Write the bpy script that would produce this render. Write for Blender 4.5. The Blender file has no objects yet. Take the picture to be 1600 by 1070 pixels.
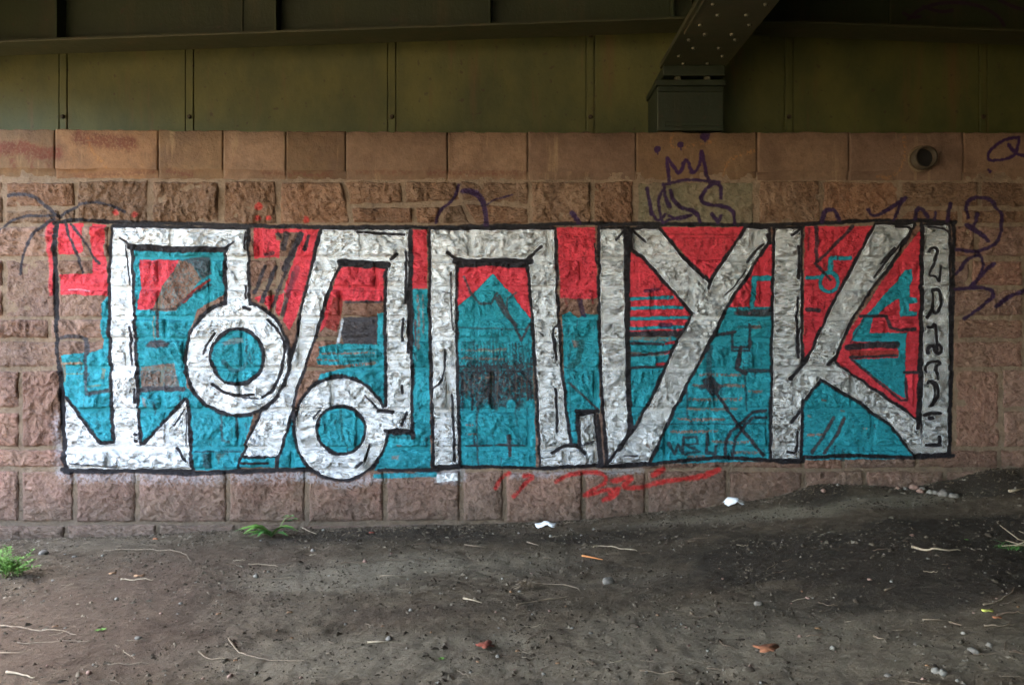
import bpy, math, random
import numpy as np
from mathutils import Vector

# ------------------------------------------------------------------ camera, world, sun
scn = bpy.context.scene
C = bpy.data.collections.new('place'); scn.collection.children.link(C)
CAMY, CAMZ, F, HOR, PPM = -5.65, 1.4, 1244.4, 512.0, 220.25
cam = bpy.data.cameras.new('camera'); co = bpy.data.objects.new('camera', cam); C.objects.link(co)
co.location = (0, CAMY, CAMZ); co.rotation_euler = (math.radians(90), 0, 0)
cam.lens = 28; cam.sensor_width = 36; cam.shift_y = -23/1600; cam.clip_end = 1000; cam.clip_start = .05
scn.camera = co
W = bpy.data.worlds.new('World'); scn.world = W; W.use_nodes = True
wn = W.node_tree; bg = wn.nodes['Background']
sky = wn.nodes.new('ShaderNodeTexSky'); sky.sky_type = 'NISHITA'; sky.sun_disc = False
SUN_EL, SUN_AZ = math.radians(52), math.radians(-35)       # azimuth from +Y (behind the wall) towards -X
sky.sun_elevation = SUN_EL; sky.sun_rotation = SUN_AZ
sky.air_density = 1.0; sky.dust_density = 3.0; sky.ozone_density = 1.0
wn.links.new(sky.outputs[0], bg.inputs[0]); bg.inputs[1].default_value = .15
sl = bpy.data.lights.new('sun', 'SUN'); sl.energy = 3.0; sl.angle = math.radians(.5); sl.color = (1, .95, .87)
so = bpy.data.objects.new('sun', sl); C.objects.link(so)
sd = Vector((math.sin(SUN_AZ)*math.cos(SUN_EL), math.cos(SUN_AZ)*math.cos(SUN_EL), math.sin(SUN_EL)))
so.rotation_euler = sd.to_track_quat('Z', 'Y').to_euler()
scn.view_settings.view_transform = 'Standard'; scn.view_settings.look = 'None'
scn.view_settings.gamma = 1; scn.view_settings.use_curve_mapping = False
scn.view_settings.exposure = 5.3
scn.view_settings.use_white_balance = True; scn.view_settings.white_balance_temperature = 7600; scn.view_settings.white_balance_tint = 8

rng = np.random.default_rng(7); random.seed(7)

# ------------------------------------------------------------------ helpers
def wx(px): return (px-800)/PPM
def wz(py): return CAMZ+(HOR-py)/PPM
def at(px, py, y):                     # a point at depth y (world) that the lens sees at this pixel
    s = (y-CAMY)/F
    return (px-800)*s, CAMZ+(HOR-py)*s

def _h(ix, iy, s):
    n = (ix.astype(np.int64)*374761393 + iy.astype(np.int64)*668265263 + s*1442695041) & 0xffffffff
    n = ((n ^ (n >> 13))*1274126177) & 0xffffffff
    n = ((n ^ (n >> 16))*2246822519) & 0xffffffff
    return ((n ^ (n >> 15)) & 0xffff)/65535.0
def vn(x, y, s=0):                     # value noise -1..1
    x = np.asarray(x, float); y = np.asarray(y, float)
    ix = np.floor(x); iy = np.floor(y); fx = x-ix; fy = y-iy
    fx = fx*fx*(3-2*fx); fy = fy*fy*(3-2*fy)
    a = _h(ix, iy, s); b = _h(ix+1, iy, s); c = _h(ix, iy+1, s); d = _h(ix+1, iy+1, s)
    return ((a*(1-fx)+b*fx)*(1-fy)+(c*(1-fx)+d*fx)*fy)*2-1
def fbm(x, y, s=0, o=4, g=.5):
    r = 0; a = 1; t = 0
    for k in range(o):
        r = r+a*vn(x*2**k+17*k, y*2**k-9*k, s+k); t += a; a *= g
    return r/t
def ss(t): t = np.clip(t, 0, 1); return t*t*(3-2*t)

def tag(o, label=None, cat=None, group=None, kind=None):
    if label: o['label'] = label
    if cat: o['category'] = cat
    if group: o['group'] = group
    if kind: o['kind'] = kind
    return o
def empty(name, loc, label, cat, group=None):
    o = bpy.data.objects.new(name, None); C.objects.link(o); o.location = loc; o.empty_display_size = .2
    return tag(o, label, cat, group)
def link(name, me, parent=None, mat=None, smooth=False):
    o = bpy.data.objects.new(name, me); C.objects.link(o)
    if mat is not None and not me.materials: me.materials.append(mat)
    if smooth: me.polygons.foreach_set('use_smooth', np.ones(len(me.polygons), bool))
    if parent is not None:
        o.parent = parent
        v = parent.location.copy(); p = parent.parent
        while p is not None: v += p.location; p = p.parent
        o.location = -v                # geometry is written in world coordinates
    return o
class MB:
    def __init__(s): s.v = []; s.f = []
    def add(s, v, f):
        n = len(s.v); s.v += [tuple(p) for p in v]; s.f += [tuple(i+n for i in q) for q in f]; return s
    def box(s, x0, x1, y0, y1, z0, z1):
        v = [(x, y, z) for z in (z0, z1) for y in (y0, y1) for x in (x0, x1)]
        return s.add(v, [(0, 2, 3, 1), (4, 5, 7, 6), (0, 1, 5, 4), (2, 6, 7, 3), (0, 4, 6, 2), (1, 3, 7, 5)])
    def prism(s, pts, y0, y1):         # outline in x,z pushed along y
        n = len(pts); v = [(x, y0, z) for x, z in pts]+[(x, y1, z) for x, z in pts]
        return s.add(v, [tuple(range(n)), tuple(range(2*n-1, n-1, -1))]+[(i, i+n, (i+1) % n+n, (i+1) % n) for i in range(n)])
    def tube(s, pts, rad, sides=6, cap=True):
        pts = [Vector(p) for p in pts]; v = []; f = []
        for i, p in enumerate(pts):
            t = (pts[min(i+1, len(pts)-1)]-pts[max(i-1, 0)]).normalized()
            a = t.cross(Vector((0, 0, 1)));
            if a.length < .05: a = t.cross(Vector((1, 0, 0)))
            a.normalize(); b = t.cross(a)
            r = rad[i] if hasattr(rad, '__len__') else rad
            for k in range(sides):
                w = 2*math.pi*k/sides; v.append(p+a*r*math.cos(w)+b*r*math.sin(w))
        for i in range(len(pts)-1):
            for k in range(sides):
                k2 = (k+1) % sides; f.append((i*sides+k, i*sides+k2, (i+1)*sides+k2, (i+1)*sides+k))
        if cap: f += [tuple(range(sides))[::-1], tuple(range((len(pts)-1)*sides, len(pts)*sides))]
        return s.add(v, f)
    def mesh(s, name):
        me = bpy.data.meshes.new(name); me.from_pydata(s.v, [], s.f); me.update(); return me
    def obj(s, name, mat, parent=None, smooth=False, bevel=0):
        o = link(name, s.mesh(name), parent, mat, smooth)
        if bevel:
            b = o.modifiers.new('bevel', 'BEVEL'); b.width = bevel; b.segments = 2; b.limit_method = 'ANGLE'
        return o
def grid_mesh(name, X, Y, Z, uv=None):
    n, m = X.shape
    me = bpy.data.meshes.new(name)
    me.vertices.add(n*m); me.vertices.foreach_set('co', np.stack([X, Y, Z], -1).astype(np.float32).ravel())
    i = np.arange(n*m).reshape(n, m)
    q = np.stack([i[:-1, :-1], i[:-1, 1:], i[1:, 1:], i[1:, :-1]], -1).reshape(-1, 4)
    me.loops.add(q.size); me.loops.foreach_set('vertex_index', q.ravel().astype(np.int32))
    me.polygons.add(len(q)); me.polygons.foreach_set('loop_start', (np.arange(len(q))*4).astype(np.int32))
    me.polygons.foreach_set('loop_total', np.full(len(q), 4, np.int32))
    if uv is not None:
        l = me.uv_layers.new(name='UVMap'); U = np.stack(uv, -1).reshape(-1, 2)[q.ravel()]
        l.data.foreach_set('uv', U.astype(np.float32).ravel())
    me.update(); me.validate(); return me

# ------------------------------------------------------------------ materials
class Mat:
    def __init__(s, name, rough=.8, metal=0, spec=.3):
        s.m = bpy.data.materials.new(name); s.m.use_nodes = True; s.t = s.m.node_tree
        s.b = s.t.nodes['Principled BSDF']; s.b.inputs['Roughness'].default_value = rough
        s.b.inputs['Metallic'].default_value = metal; s.b.inputs['Specular IOR Level'].default_value = spec
    def n(s, typ, **k):
        o = s.t.nodes.new('ShaderNode'+typ)
        for a, v in k.items(): setattr(o, a, v)
        return o
    def l(s, a, b): s.t.links.new(a, b)
    def coord(s): return s.n('NewGeometry').outputs['Position']
    def noise(s, scale, detail=4, rough=.5, vec=None, stretch=None):
        t = s.n('TexNoise'); t.inputs['Scale'].default_value = scale; t.inputs['Detail'].default_value = detail
        t.inputs['Roughness'].default_value = rough
        v = vec or s.coord()
        if stretch:
            mp = s.n('Mapping'); mp.inputs['Scale'].default_value = stretch; s.l(v, mp.inputs[0]); v = mp.outputs[0]
        s.l(v, t.inputs['Vector']); return t.outputs['Fac']
    def ramp(s, fac, stops):
        r = s.n('ValToRGB'); e = r.color_ramp.elements
        while len(e) < len(stops): e.new(.5)
        for i, (p, c) in enumerate(stops):
            e[i].position = p; e[i].color = (*c, 1) if hasattr(c, '__len__') else (c, c, c, 1)
        s.l(fac, r.inputs[0]); return r.outputs[0]
    def mix(s, fac, a, b, mode='MIX'):
        m = s.n('Mix', data_type='RGBA', blend_type=mode)
        for k, v in ((0, fac), (6, a), (7, b)):
            if hasattr(v, 'links') or isinstance(v, bpy.types.NodeSocket): s.l(v, m.inputs[k])
            elif k == 0: m.inputs[0].default_value = v
            else: m.inputs[k].default_value = (*v, 1)
        return m.outputs[2]
    def math(s, op, a, b=None, c=None, clamp=False):
        m = s.n('Math', operation=op, use_clamp=clamp)
        for k, v in enumerate((a, b, c)):
            if v is None: continue
            if isinstance(v, bpy.types.NodeSocket): s.l(v, m.inputs[k])
            else: m.inputs[k].default_value = v
        return m.outputs[0]
    def bump(s, *hs):                  # (height socket, distance) pairs chained
        prev = None
        for h, d in hs:
            b = s.n('Bump'); b.inputs['Distance'].default_value = d; s.l(h, b.inputs['Height'])
            if prev: s.l(prev, b.inputs['Normal'])
            prev = b.outputs[0]
        s.l(prev, s.b.inputs['Normal'])
    def col(s, c):
        if isinstance(c, bpy.types.NodeSocket): s.l(c, s.b.inputs['Base Color'])
        else: s.b.inputs['Base Color'].default_value = (*c, 1)
def simple(name, c, c2=None, scale=30, rough=.8, bump=.002, metal=0, spec=.3):
    m = Mat(name, rough, metal, spec); n = m.noise(scale, 5, .6)
    m.col(m.ramp(n, [(.35, c), (.65, c2 or tuple(v*.7 for v in c))]))
    if bump: m.bump((n, bump))
    return m.m

# ------------------------------------------------------------------ the graffiti, painted in wall coordinates (1 unit = 1/220 m)
IX0, IX1, IY0, IY1, SC = -100, 1700, 190, 850, 2
IW, IH = (IX1-IX0)*SC, (IY1-IY0)*SC
PC = np.zeros((IH, IW, 3), np.float32); PA = np.zeros((IH, IW), np.float32); PM = np.zeros((IH, IW), np.float32)
gx, gy = np.meshgrid(IX0+(np.arange(IW)+.5)/SC, IY0+(np.arange(IH)+.5)/SC)
gx = gx.astype(np.float32); gy = gy.astype(np.float32)
WXn = (1.6*fbm(gx/14, gy/14, 3, 3)+.7*vn(gx/2.5, gy/2.5, 5)).astype(np.float32)
WYn = (1.6*fbm(gx/14, gy/14, 13, 3)+.7*vn(gx/2.5, gy/2.5, 15)).astype(np.float32)
FINE = fbm(gx/2.2, gy/2.6, 31, 3).astype(np.float32)
BLOT = fbm(gx/16, gy/16, 41, 3).astype(np.float32)
COL = dict(teal=(6, 142, 158), red=(208, 58, 72), silver=(198, 202, 204), black=(26, 24, 30), grey=(66, 64, 70),
           purple=(48, 26, 62), dark=(48, 44, 52), dred=(150, 52, 50), dteal=(20, 92, 98), rtag=(176, 40, 38), white=(190, 200, 212))
def win(x0, x1, y0, y1, pad):
    a = max(0, int((x0-pad-IX0)*SC)); b = min(IW, int((x1+pad-IX0)*SC)+1)
    c = max(0, int((y0-pad-IY0)*SC)); d = min(IH, int((y1+pad-IY0)*SC)+1)
    return (slice(c, d), slice(a, b))
def put(w, m, col, alpha=1., metal=0., grit=.35):
    """lay paint of coverage m into window w; grit = how much the rough stone shows"""
    if m.size == 0: return
    c = np.array(COL[col] if isinstance(col, str) else col, np.float32)/255
    a = np.clip(m*alpha, 0, 1)
    a = np.clip(a*(1+grit*.6)-grit*.9*np.clip(.1-FINE[w], 0, 1)*(1.15-.35*a), 0, 1)*(m > 0)
    v = c*(1+.10*BLOT[w][..., None])
    oa = PA[w]; na = a+oa*(1-a)
    k = (a/np.maximum(na, 1e-4))[..., None]
    PC[w] = PC[w]*(1-k)+v*k; PA[w] = na; PM[w] = PM[w]*(1-a)+metal*a
def seg_d(X, Y, a, b):
    ax, ay = a[:2]; bx, by = b[:2]; dx, dy = bx-ax, by-ay; L = dx*dx+dy*dy+1e-6
    t = np.clip(((X-ax)*dx+(Y-ay)*dy)/L, 0, 1)
    return np.hypot(X-ax-t*dx, Y-ay-t*dy)
def poly_sdf(P, w):
    X = gx[w]+WXn[w]; Y = gy[w]+WYn[w]; d = np.full(X.shape, 1e9, np.float32); ins = np.zeros(X.shape, bool)
    for i in range(len(P)):
        a, b = P[i], P[(i+1) % len(P)]; d = np.minimum(d, seg_d(X, Y, a, b))
        if a[1] != b[1]:
            ins ^= ((a[1] > Y) != (b[1] > Y)) & (X < (b[0]-a[0])*(Y-a[1])/(b[1]-a[1])+a[0])
    return np.where(ins, -d, d)
def bb(P): xs = [p[0] for p in P]; ys = [p[1] for p in P]; return min(xs), max(xs), min(ys), max(ys)
def fill(P, col, alpha=1., metal=0., soft=1.2, grit=.35):
    w = win(*bb(P), 6); s = poly_sdf(P, w); put(w, np.clip(.5-s/soft, 0, 1), col, alpha, metal, grit)
def rect(x0, y0, x1, y1, col, **k): fill([(x0, y0), (x1, y0), (x1, y1), (x0, y1)], col, **k)
def smooth(P, n=3):
    P = [tuple(p) for p in P]
    for _ in range(n):
        if len(P) < 3: break
        Q = [P[0]]
        for a, b in zip(P[:-1], P[1:]):
            Q += [(a[0]*.75+b[0]*.25, a[1]*.75+b[1]*.25), (a[0]*.25+b[0]*.75, a[1]*.25+b[1]*.75)]
        P = Q+[P[-1]]
    return P
def stroke(P, width, col, alpha=1., curve=False, soft=1.9, grit=.4, metal=0.):
    if curve: P = smooth(P, 2)
    w = win(*bb(P), width+6); X = gx[w]+WXn[w]*.8; Y = gy[w]+WYn[w]*.8
    if X.size == 0: return
    d = np.full(X.shape, 1e9, np.float32)
    for a, b in zip(P[:-1], P[1:]): d = np.minimum(d, seg_d(X, Y, a, b))
    hw = width/2*(1+.22*vn(gx[w]/9, gy[w]/9, 77))
    put(w, np.clip(.5-(d-hw)/soft, 0, 1), col, alpha, metal, grit)
def dot(x, y, r, col, alpha=1., soft=1.6): stroke([(x, y), (x+.5, y)], 2*r, col, alpha, soft=soft)
def letter(polys=(), rings=(), holes=(), width=7, lo=.5):
    """silver letter: union of outlines, black rim sprayed round it, silver inside"""
    xs = []
    for P in polys: xs.append(bb(P))
    for r in rings: xs.append((r[0]-r[2], r[0]+r[2], r[1]-r[3], r[1]+r[3]))
    b = (min(x[0] for x in xs), max(x[1] for x in xs), min(x[2] for x in xs), max(x[3] for x in xs))
    w = win(*b, width+8); s = np.full(gx[w].shape, 1e9, np.float32)
    for P in polys: s = np.minimum(s, poly_sdf(P, w))
    for (cx, cy, rx, ry, ix, iy, hx, hy) in [(r+(0, 0)) if len(r) == 6 else r for r in rings]:
        X = gx[w]+WXn[w]-cx; Y = gy[w]+WYn[w]-cy
        o = (np.hypot(X/rx, Y/ry)-1)*min(rx, ry)
        i = (1-np.hypot((X-hx)/ix, (Y-hy)/iy))*min(ix, iy)
        s = np.where(i > -2, np.maximum(np.minimum(s, o), i), np.minimum(s, o)) if holes else np.minimum(s, np.maximum(o, i))
    wd = width*(1+.25*vn(gx[w]/13, gy[w]/13, 55))
    put(w, np.clip(.5-(s-wd+lo+.9)/2.6, 0, 1)*.97, 'black', grit=.28)
    put(w, np.clip(.5-(s)/1.5, 0, 1), 'silver', metal=1., grit=.05)
def W_(x0, y0, k): return lambda L: [(x0+u/k, y0+v/k) for u, v in L]
K1 = 4.863
a1, a2, a3, a4 = W_(60, 330, K1), W_(60, 530, K1), W_(300, 330, K1), W_(300, 530, K1)
a5, a6, a7, a8 = W_(540, 330, K1), W_(540, 530, K1), W_(780, 330, K1), W_(780, 530, K1)
a9, a10, a11, a12 = W_(1020, 330, K1), W_(1020, 530, K1), W_(1260, 330, K1), W_(1260, 530, K1)
t1, t2, t3, t4 = W_(0, 180, 3.345), W_(400, 180, 3.345), W_(800, 180, 3.345), W_(1200, 180, 3.345)
l1, l2, l3, l4 = W_(0, 480, 2.815), W_(400, 480, 2.815), W_(800, 480, 2.815), W_(1200, 480, 2.815)

# overspray dust round the piece
stroke([(100, 742), (300, 746), (480, 740)], 18, 'white', .2, soft=14, grit=.5)
stroke([(470, 742), (540, 756), (600, 746)], 14, 'white', .25, soft=10, grit=.5)
stroke([(690, 742), (715, 742)], 26, 'white', .3, soft=10)
stroke([(800, 742), (1000, 735)], 10, 'white', .25, soft=8)
stroke([(92, 650), (96, 735)], 16, 'white', .22, soft=12)
# --- field one: left of the first letter
fill(a1([(62, 80), (125, 70), (125, 640), (95, 640), (85, 400)]), 'red', alpha=.8, soft=4)
fill(a1([(160, 100), (350, 95), (345, 310), (270, 330), (160, 325)]), 'red')
fill(a1([(415, 95), (520, 100), (505, 300), (530, 480), (540, 640), (170, 635), (170, 480), (420, 475), (410, 300)]), 'red')
stroke(a1([(230, 600), (300, 596), (390, 604)]), 2, 'white', .5)
fill(a1([(525, 645), (545, 640), (560, 1075), (500, 1075), (485, 760), (490, 700)]), 'teal')
fill([(98, 555), (130, 551), (150, 549), (162, 543), (162, 470), (176, 466), (178, 700), (158, 694), (100, 612)], 'teal')
stroke(a2([(180, 185), (340, 180)]), 4, (150, 120, 100), .8)
stroke(a2([(205, 262), (350, 262)]), 2, (150, 130, 100), .7)
stroke(a2([(200, 190), (205, 310)]), 4, (150, 120, 100), .7)
fill(a2([(480, 215), (515, 230), (510, 300), (485, 300)]), (140, 120, 100), alpha=.6)
stroke(a2([(390, 360), (480, 350)]), 3, (120, 110, 90), .6)
stroke(a1([(180, 965), (250, 945), (375, 965), (375, 1075)]), 7, 'grey', .8, curve=True)
stroke(a2([(370, 0), (365, 180), (370, 380), (380, 412), (540, 390)]), 6, 'grey', .75)
# --- inside the first letter
fill([(205, 388), (354, 388), (354, 460), (330, 472), (310, 484), (296, 520), (288, 560), (292, 600), (300, 622), (224, 697), (215, 697), (208, 480)], 'teal')
fill(a3([(0, 350), (140, 350), (150, 480), (90, 520), (20, 430), (-80, 380)]), 'grey', alpha=.75, soft=3)
w_ = [(219, 406), (282, 406), (268, 432), (252, 452), (240, 484), (215, 484), (222, 455)]
def bare(P, alpha=1., soft=1.6):      # places the painter left out
    w = win(*bb(P), 5); s = poly_sdf(P, w); m = np.clip(.5-s/soft, 0, 1)*alpha*(.75+.25*np.clip(FINE[w]*3+.8, 0, 1)); PA[w] *= 1-m; PM[w] *= 1-m
def bstroke(P, width, alpha=1.):
    P2 = smooth(P, 1); w = win(*bb(P2), width+4); X = gx[w]+WXn[w]; Y = gy[w]+WYn[w]; d = np.full(X.shape, 1e9, np.float32)
    for a, b in zip(P2[:-1], P2[1:]): d = np.minimum(d, seg_d(X, Y, a, b))
    m = np.clip(.5-(d-width/2)/1.6, 0, 1)*alpha*(FINE[w] > -.25); PA[w] *= 1-m; PM[w] *= 1-m
bare([(280, 406), (300, 412), (316, 436), (302, 455), (288, 470), (276, 486), (236, 486), (250, 452), (266, 434)])
fill(w_, 'red', alpha=.85)
fill(a1([(760, 680), (800, 650), (890, 640), (870, 745), (760, 745)]), 'red')
stroke(a1([(1110, 690), (1200, 600), (1300, 530)]), 5, 'dred', .9)
stroke(a1([(870, 745), (1060, 745), (1120, 670), (1250, 590), (1310, 560)]), 4, 'dark', .6)
bare(a2([(780, 215), (900, 190), (1030, 180), (1050, 270), (1085, 355), (790, 370)]), .9)
stroke(a2([(790, 385), (950, 372), (1110, 378)]), 8, 'grey', .9)
stroke(a1([(905, 770), (915, 860), (910, 950)]), 5, 'grey', .85)
stroke(a1([(880, 800), (885, 960)]), 3, (150, 130, 115), .7)
fill(a1([(820, 1030), (840, 990), (930, 975), (1010, 1000), (1010, 1025), (900, 1040)]), 'grey', alpha=.85, soft=3)
bare(a2([(800, 430), (830, 450), (840, 520), (810, 500)]), .6)
fill([(372+46*math.cos(t), 557+48*math.sin(t)) for t in np.linspace(0, 6.2, 24)], 'teal')
fill([(534+43*math.cos(t), 671+43*math.sin(t)) for t in np.linspace(0, 6.2, 24)], 'teal')
bare(a3([(230, 1000), (300, 970), (390, 960), (400, 1000), (320, 1010), (250, 1020)]), .6)
stroke(a4([(250, 170), (300, 240), (380, 230), (420, 180)]), 7, 'grey', .45, curve=True)
stroke(a4([(1130, 540), (1140, 640), (1150, 760)]), 4, 'dteal', .7)
# --- below ring one
fill([(292, 605), (300, 734), (372, 734), (397, 648), (372, 650), (320, 625)], 'teal')
for L, wd in (([(225, 575), (235, 770), (290, 775)], 4), ([(340, 590), (350, 740)], 4)): stroke(a4(L), wd, 'grey', .6)
fill(a4([(85, 860), (150, 865), (145, 980), (100, 985)]), 'grey', alpha=.55, soft=3)
fill(a4([(190, 860), (270, 860), (230, 900), (200, 960)]), (130, 110, 105), alpha=.5, soft=3)
stroke(a4([(30, 850), (380, 850)]), 2, 'dark', .6)
# --- between letters one and two: red hatch over bare stone
fill(a3([(475, 130), (640, 140), (965, 135), (965, 160), (700, 170), (640, 175), (655, 345), (475, 360)]), 'red')
fill(a3([(640, 215), (680, 225), (665, 360), (640, 350)]), 'red')
fill(a3([(860, 140), (970, 140), (930, 300), (860, 600), (790, 820), (745, 900), (690, 820), (740, 640), (700, 600), (730, 500), (800, 300)]), 'red')
for P in ([(485, 660), (530, 640), (540, 670), (510, 700)], [(560, 650), (630, 635), (625, 720), (590, 745), (555, 700)], [(660, 640), (705, 620), (690, 740), (660, 800), (640, 770)]): fill(a3(P), 'red')
for L, wd, al in (([(560, 420), (480, 620)], 6, .8), ([(640, 430), (600, 520), (540, 690)], 7, .85), ([(740, 420), (690, 520), (620, 720)], 6, .75), ([(830, 180), (760, 330), (700, 440)], 9, .85),
                  ([(770, 470), (740, 620), (690, 790)], 6, .7), ([(720, 180), (700, 290)], 9, .75), ([(890, 190), (860, 290)], 6, .8), ([(800, 170), (740, 330)], 4, .5), ([(560, 330), (620, 320)], 5, .6), ([(660, 180), (680, 200)], 5, .8)): stroke(a3(L), wd, 'dark', al)
stroke(a3([(800, 430), (730, 640)]), 9, (130, 44, 60), .6)
# --- inside letter two
fill([(533, 418), (602, 418), (600, 470), (534, 470), (520, 476), (514, 505), (500, 520), (507, 490), (520, 450)], 'red')
fill(a3([(1080, 650), (1150, 660), (1130, 820), (1100, 920), (1010, 880), (1050, 740)]), 'dred', alpha=.8)
bare([(537, 472), (592, 474), (592, 490), (537, 490)], .8)
stroke(a5([(0, 690), (270, 688)]), 4, 'dark', .75)
fill([(536, 496), (590, 494), (592, 538), (538, 540), (532, 515)], 'grey', alpha=.9)
stroke(a3([(1145, 830), (1115, 1000)]), 4, 'white', .8, metal=.8)
fill([(500, 541), (530, 537), (590, 538), (590, 490), (607, 488), (608, 636), (590, 628), (572, 604), (540, 592), (512, 596), (495, 608), (500, 585), (540, 575), (540, 570), (498, 570), (496, 560), (500, 556)], 'teal')
for L, wd in (([(505, 552), (585, 551)], 3), ([(520, 574), (555, 570), (588, 567)], 5), ([(497, 562), (530, 563)], 3)): bstroke(L, wd, .85)
stroke([(528, 540), (530, 570)], 2, 'dteal', .8)
for yy in (547, 557, 564): stroke([(540, yy), (590, yy-1)], 4, 'dteal', .6)
fill([(456, 640), (464, 700), (480, 730), (434, 730), (442, 690)], 'teal')
# --- strip between two and three
fill([(643, 360), (668, 360), (667, 450), (643, 452)], 'red')
fill([(644, 452), (669, 452), (674, 733), (585, 734), (600, 690), (603, 676), (644, 672)], 'teal')
bstroke([(653, 462), (655, 500), (654, 545)], 4, .7); bstroke([(661, 462), (662, 520)], 3, .6)
stroke([(649, 500), (650, 540)], 3, 'dred', .6)
stroke([(646, 684), (606, 680)], 5, 'dteal', .6); bare(a6([(350, 890), (410, 880), (400, 910), (350, 915)]), .7); bare(a6([(390, 800), (430, 800), (430, 815), (400, 820)]), .7)
stroke([(588, 743), (640, 742), (680, 740)], 8, 'teal', .8)
fill([(683, 739), (716, 738), (716, 750), (684, 752)], 'silver', metal=.9)
# --- inside letter three
fill([(713, 412), (829, 412), (829, 505), (713, 482)], 'red', alpha=.95)
fill([(770, 428), (800, 460), (830, 500), (838, 731), (717, 730), (713, 482), (740, 458)], 'teal')
fill([(717, 572), (745, 566), (832, 565), (838, 628), (822, 622), (806, 652), (792, 640), (772, 642), (762, 630), (746, 642), (737, 618), (722, 622), (717, 600)], (60, 56, 60), alpha=.58, soft=12, grit=1.)
for x in np.arange(720, 834, 5.2): stroke([(x, 566+rng.uniform(-14, 8)), (x+rng.uniform(-3, 3), 622+rng.uniform(-16, 26))], rng.uniform(2, 5), 'dark', rng.uniform(.3, .75), soft=3, grit=.9)
for x in np.arange(724, 834, 9.1): stroke([(x, 580+rng.uniform(-4, 10)), (x+rng.uniform(-4, 4), 615+rng.uniform(-10, 12))], 2, (116, 100, 90), .5)
for x in np.arange(724, 836, 15.): stroke([(x, 650+rng.uniform(-22, 14)), (x+rng.uniform(-2, 2), 690)], 12, 'teal', .92, soft=4, grit=.6)
for L in (([(722, 547), (790, 546)]), ([(722, 559), (788, 561)])): bstroke(L, 3, .8)
stroke([(744, 549), (790, 548)], 2, (190, 190, 170), .6)
for x in np.arange(726, 828, 5): stroke([(x, 528+rng.uniform(0, 10)), (x+1, 566)], 2, 'dteal', .6)
for L, wd, al in ((a5([(900, 500), (950, 620), (1020, 700), (1110, 700), (1150, 620)]), 4, .7), (a5([(1150, 660), (1200, 760), (1290, 860)]), 6, .75), ([(716, 512), (830, 514)], 3, .5),
                  (a7([(0, 640), (60, 760), (170, 980)]), 4, .8), (a7([(170, 980), (230, 860)]), 4, .8), (a7([(60, 740), (60, 660), (130, 620)]), 3, .7),
                  (a6([(1000, 560), (1000, 800), (1010, 940)]), 3, .6), (a6([(920, 810), (1110, 800)]), 3, .8), (a6([(1140, 800), (1313, 800)]), 3, .8), (a6([(1240, 730), (1250, 880)]), 6, .8),
                  (a8([(75, 730), (85, 880)]), 5, .7), (a8([(0, 800), (190, 805)]), 3, .7), (a6([(1120, 50), (1130, 500)]), 2, .6)): stroke(L, wd, 'grey', al)
for L in (a6([(920, 650), (970, 650)]), a6([(940, 720), (990, 718)]), a6([(1020, 290), (1120, 285)])): bstroke(L, 3, .8)
# --- between three and four
fill([(870, 356), (929, 356), (934, 466), (905, 468), (876, 466)], 'red')
fill([(878, 492), (890, 486), (903, 497), (915, 490), (936, 492), (937, 645), (902, 642), (902, 697), (892, 697), (884, 640)], 'teal')
stroke(a7([(610, 680), (640, 790)]), 7, 'purple', .7); bare(a7([(550, 975), (600, 985), (620, 1030), (570, 1040)]), .8)
stroke(a8([(630, 20), (590, 180), (540, 200)]), 9, 'dteal', .7); stroke(a7([(590, 950), (620, 1060)]), 8, 'dteal', .6)
stroke(a8([(300, 110), (540, 230)]), 2, 'dark', .6); stroke(a8([(530, 330), (640, 430), (745, 530)]), 4, 'grey', .85); stroke(a8([(530, 230), (545, 600)]), 2, 'dteal', .6)
stroke(a8([(540, 700), (600, 690)]), 2, 'dark', .7)
# --- letter four fields
fill([(1030, 355), (1164, 355), (1110, 444)], 'red', alpha=.92)
stroke([(1040, 366), (1150, 367)], 2, (120, 30, 34), .5); stroke([(1062, 372), (1148, 372)], 2, (120, 30, 34), .4)
fill([(982, 392), (1005, 404), (1040, 444), (1086, 494), (1062, 524), (982, 524)], 'red')
for yy, x1 in ((467, 1050), (482, 1066), (498, 1078), (513, 1068)): stroke([(982, yy), ((982+x1)/2, yy-1), (x1, yy-2)], 5, 'teal')
stroke([(1008, 455), (1028, 452)], 6, 'purple', .6); stroke([(1032, 508), (1046, 508)], 8, 'purple', .6)
fill([(980, 528), (1052, 526), (1064, 530), (1036, 590), (980, 680)], 'teal')
for yy, x0, x1 in ((530, 984, 1046), (553, 984, 1040)): bstroke([(x0, yy), (x1, yy)], 5, .75)
for y0, x0, x1 in ((536, 1040, 1064), (551, 1038, 1058), (569, 1026, 1046)): stroke([(x0, y0), (x1, y0-1)], 5, 'red', .85)
for P, wd in (([(982, 522), (1062, 521)], 9), ([(984, 556), (1042, 550)], 4), ([(984, 575), (1040, 572)], 4), ([(986, 537), (1034, 537)], 5)): stroke(P, wd, 'dark', .85)
fill([(1207, 378), (1206, 482), (1132, 483), (1146, 456), (1180, 408)], 'red', alpha=.95)
fill([(1131, 480), (1207, 480), (1207, 720), (1016, 724), (1052, 640), (1098, 560)], 'teal')
stroke(a9([(900, 512), (765, 512), (755, 620), (755, 740)]), 8, 'teal')
for yy, x0, x1 in ((585, 1095, 1156), (602, 1084, 1162), (611, 1170, 1188), (623, 1076, 1158), (638, 1074, 1150), (654, 1058, 1130), (673, 1048, 1118), (690, 1114, 1172), (706, 1146, 1186), (712, 1074, 1100)): bstroke([(x0, yy), ((x0+x1)/2, yy+1), (x1, yy)], 4.5, .8)
bare(a9([(740, 870), (810, 865), (810, 895), (745, 895)]), .8)
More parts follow.
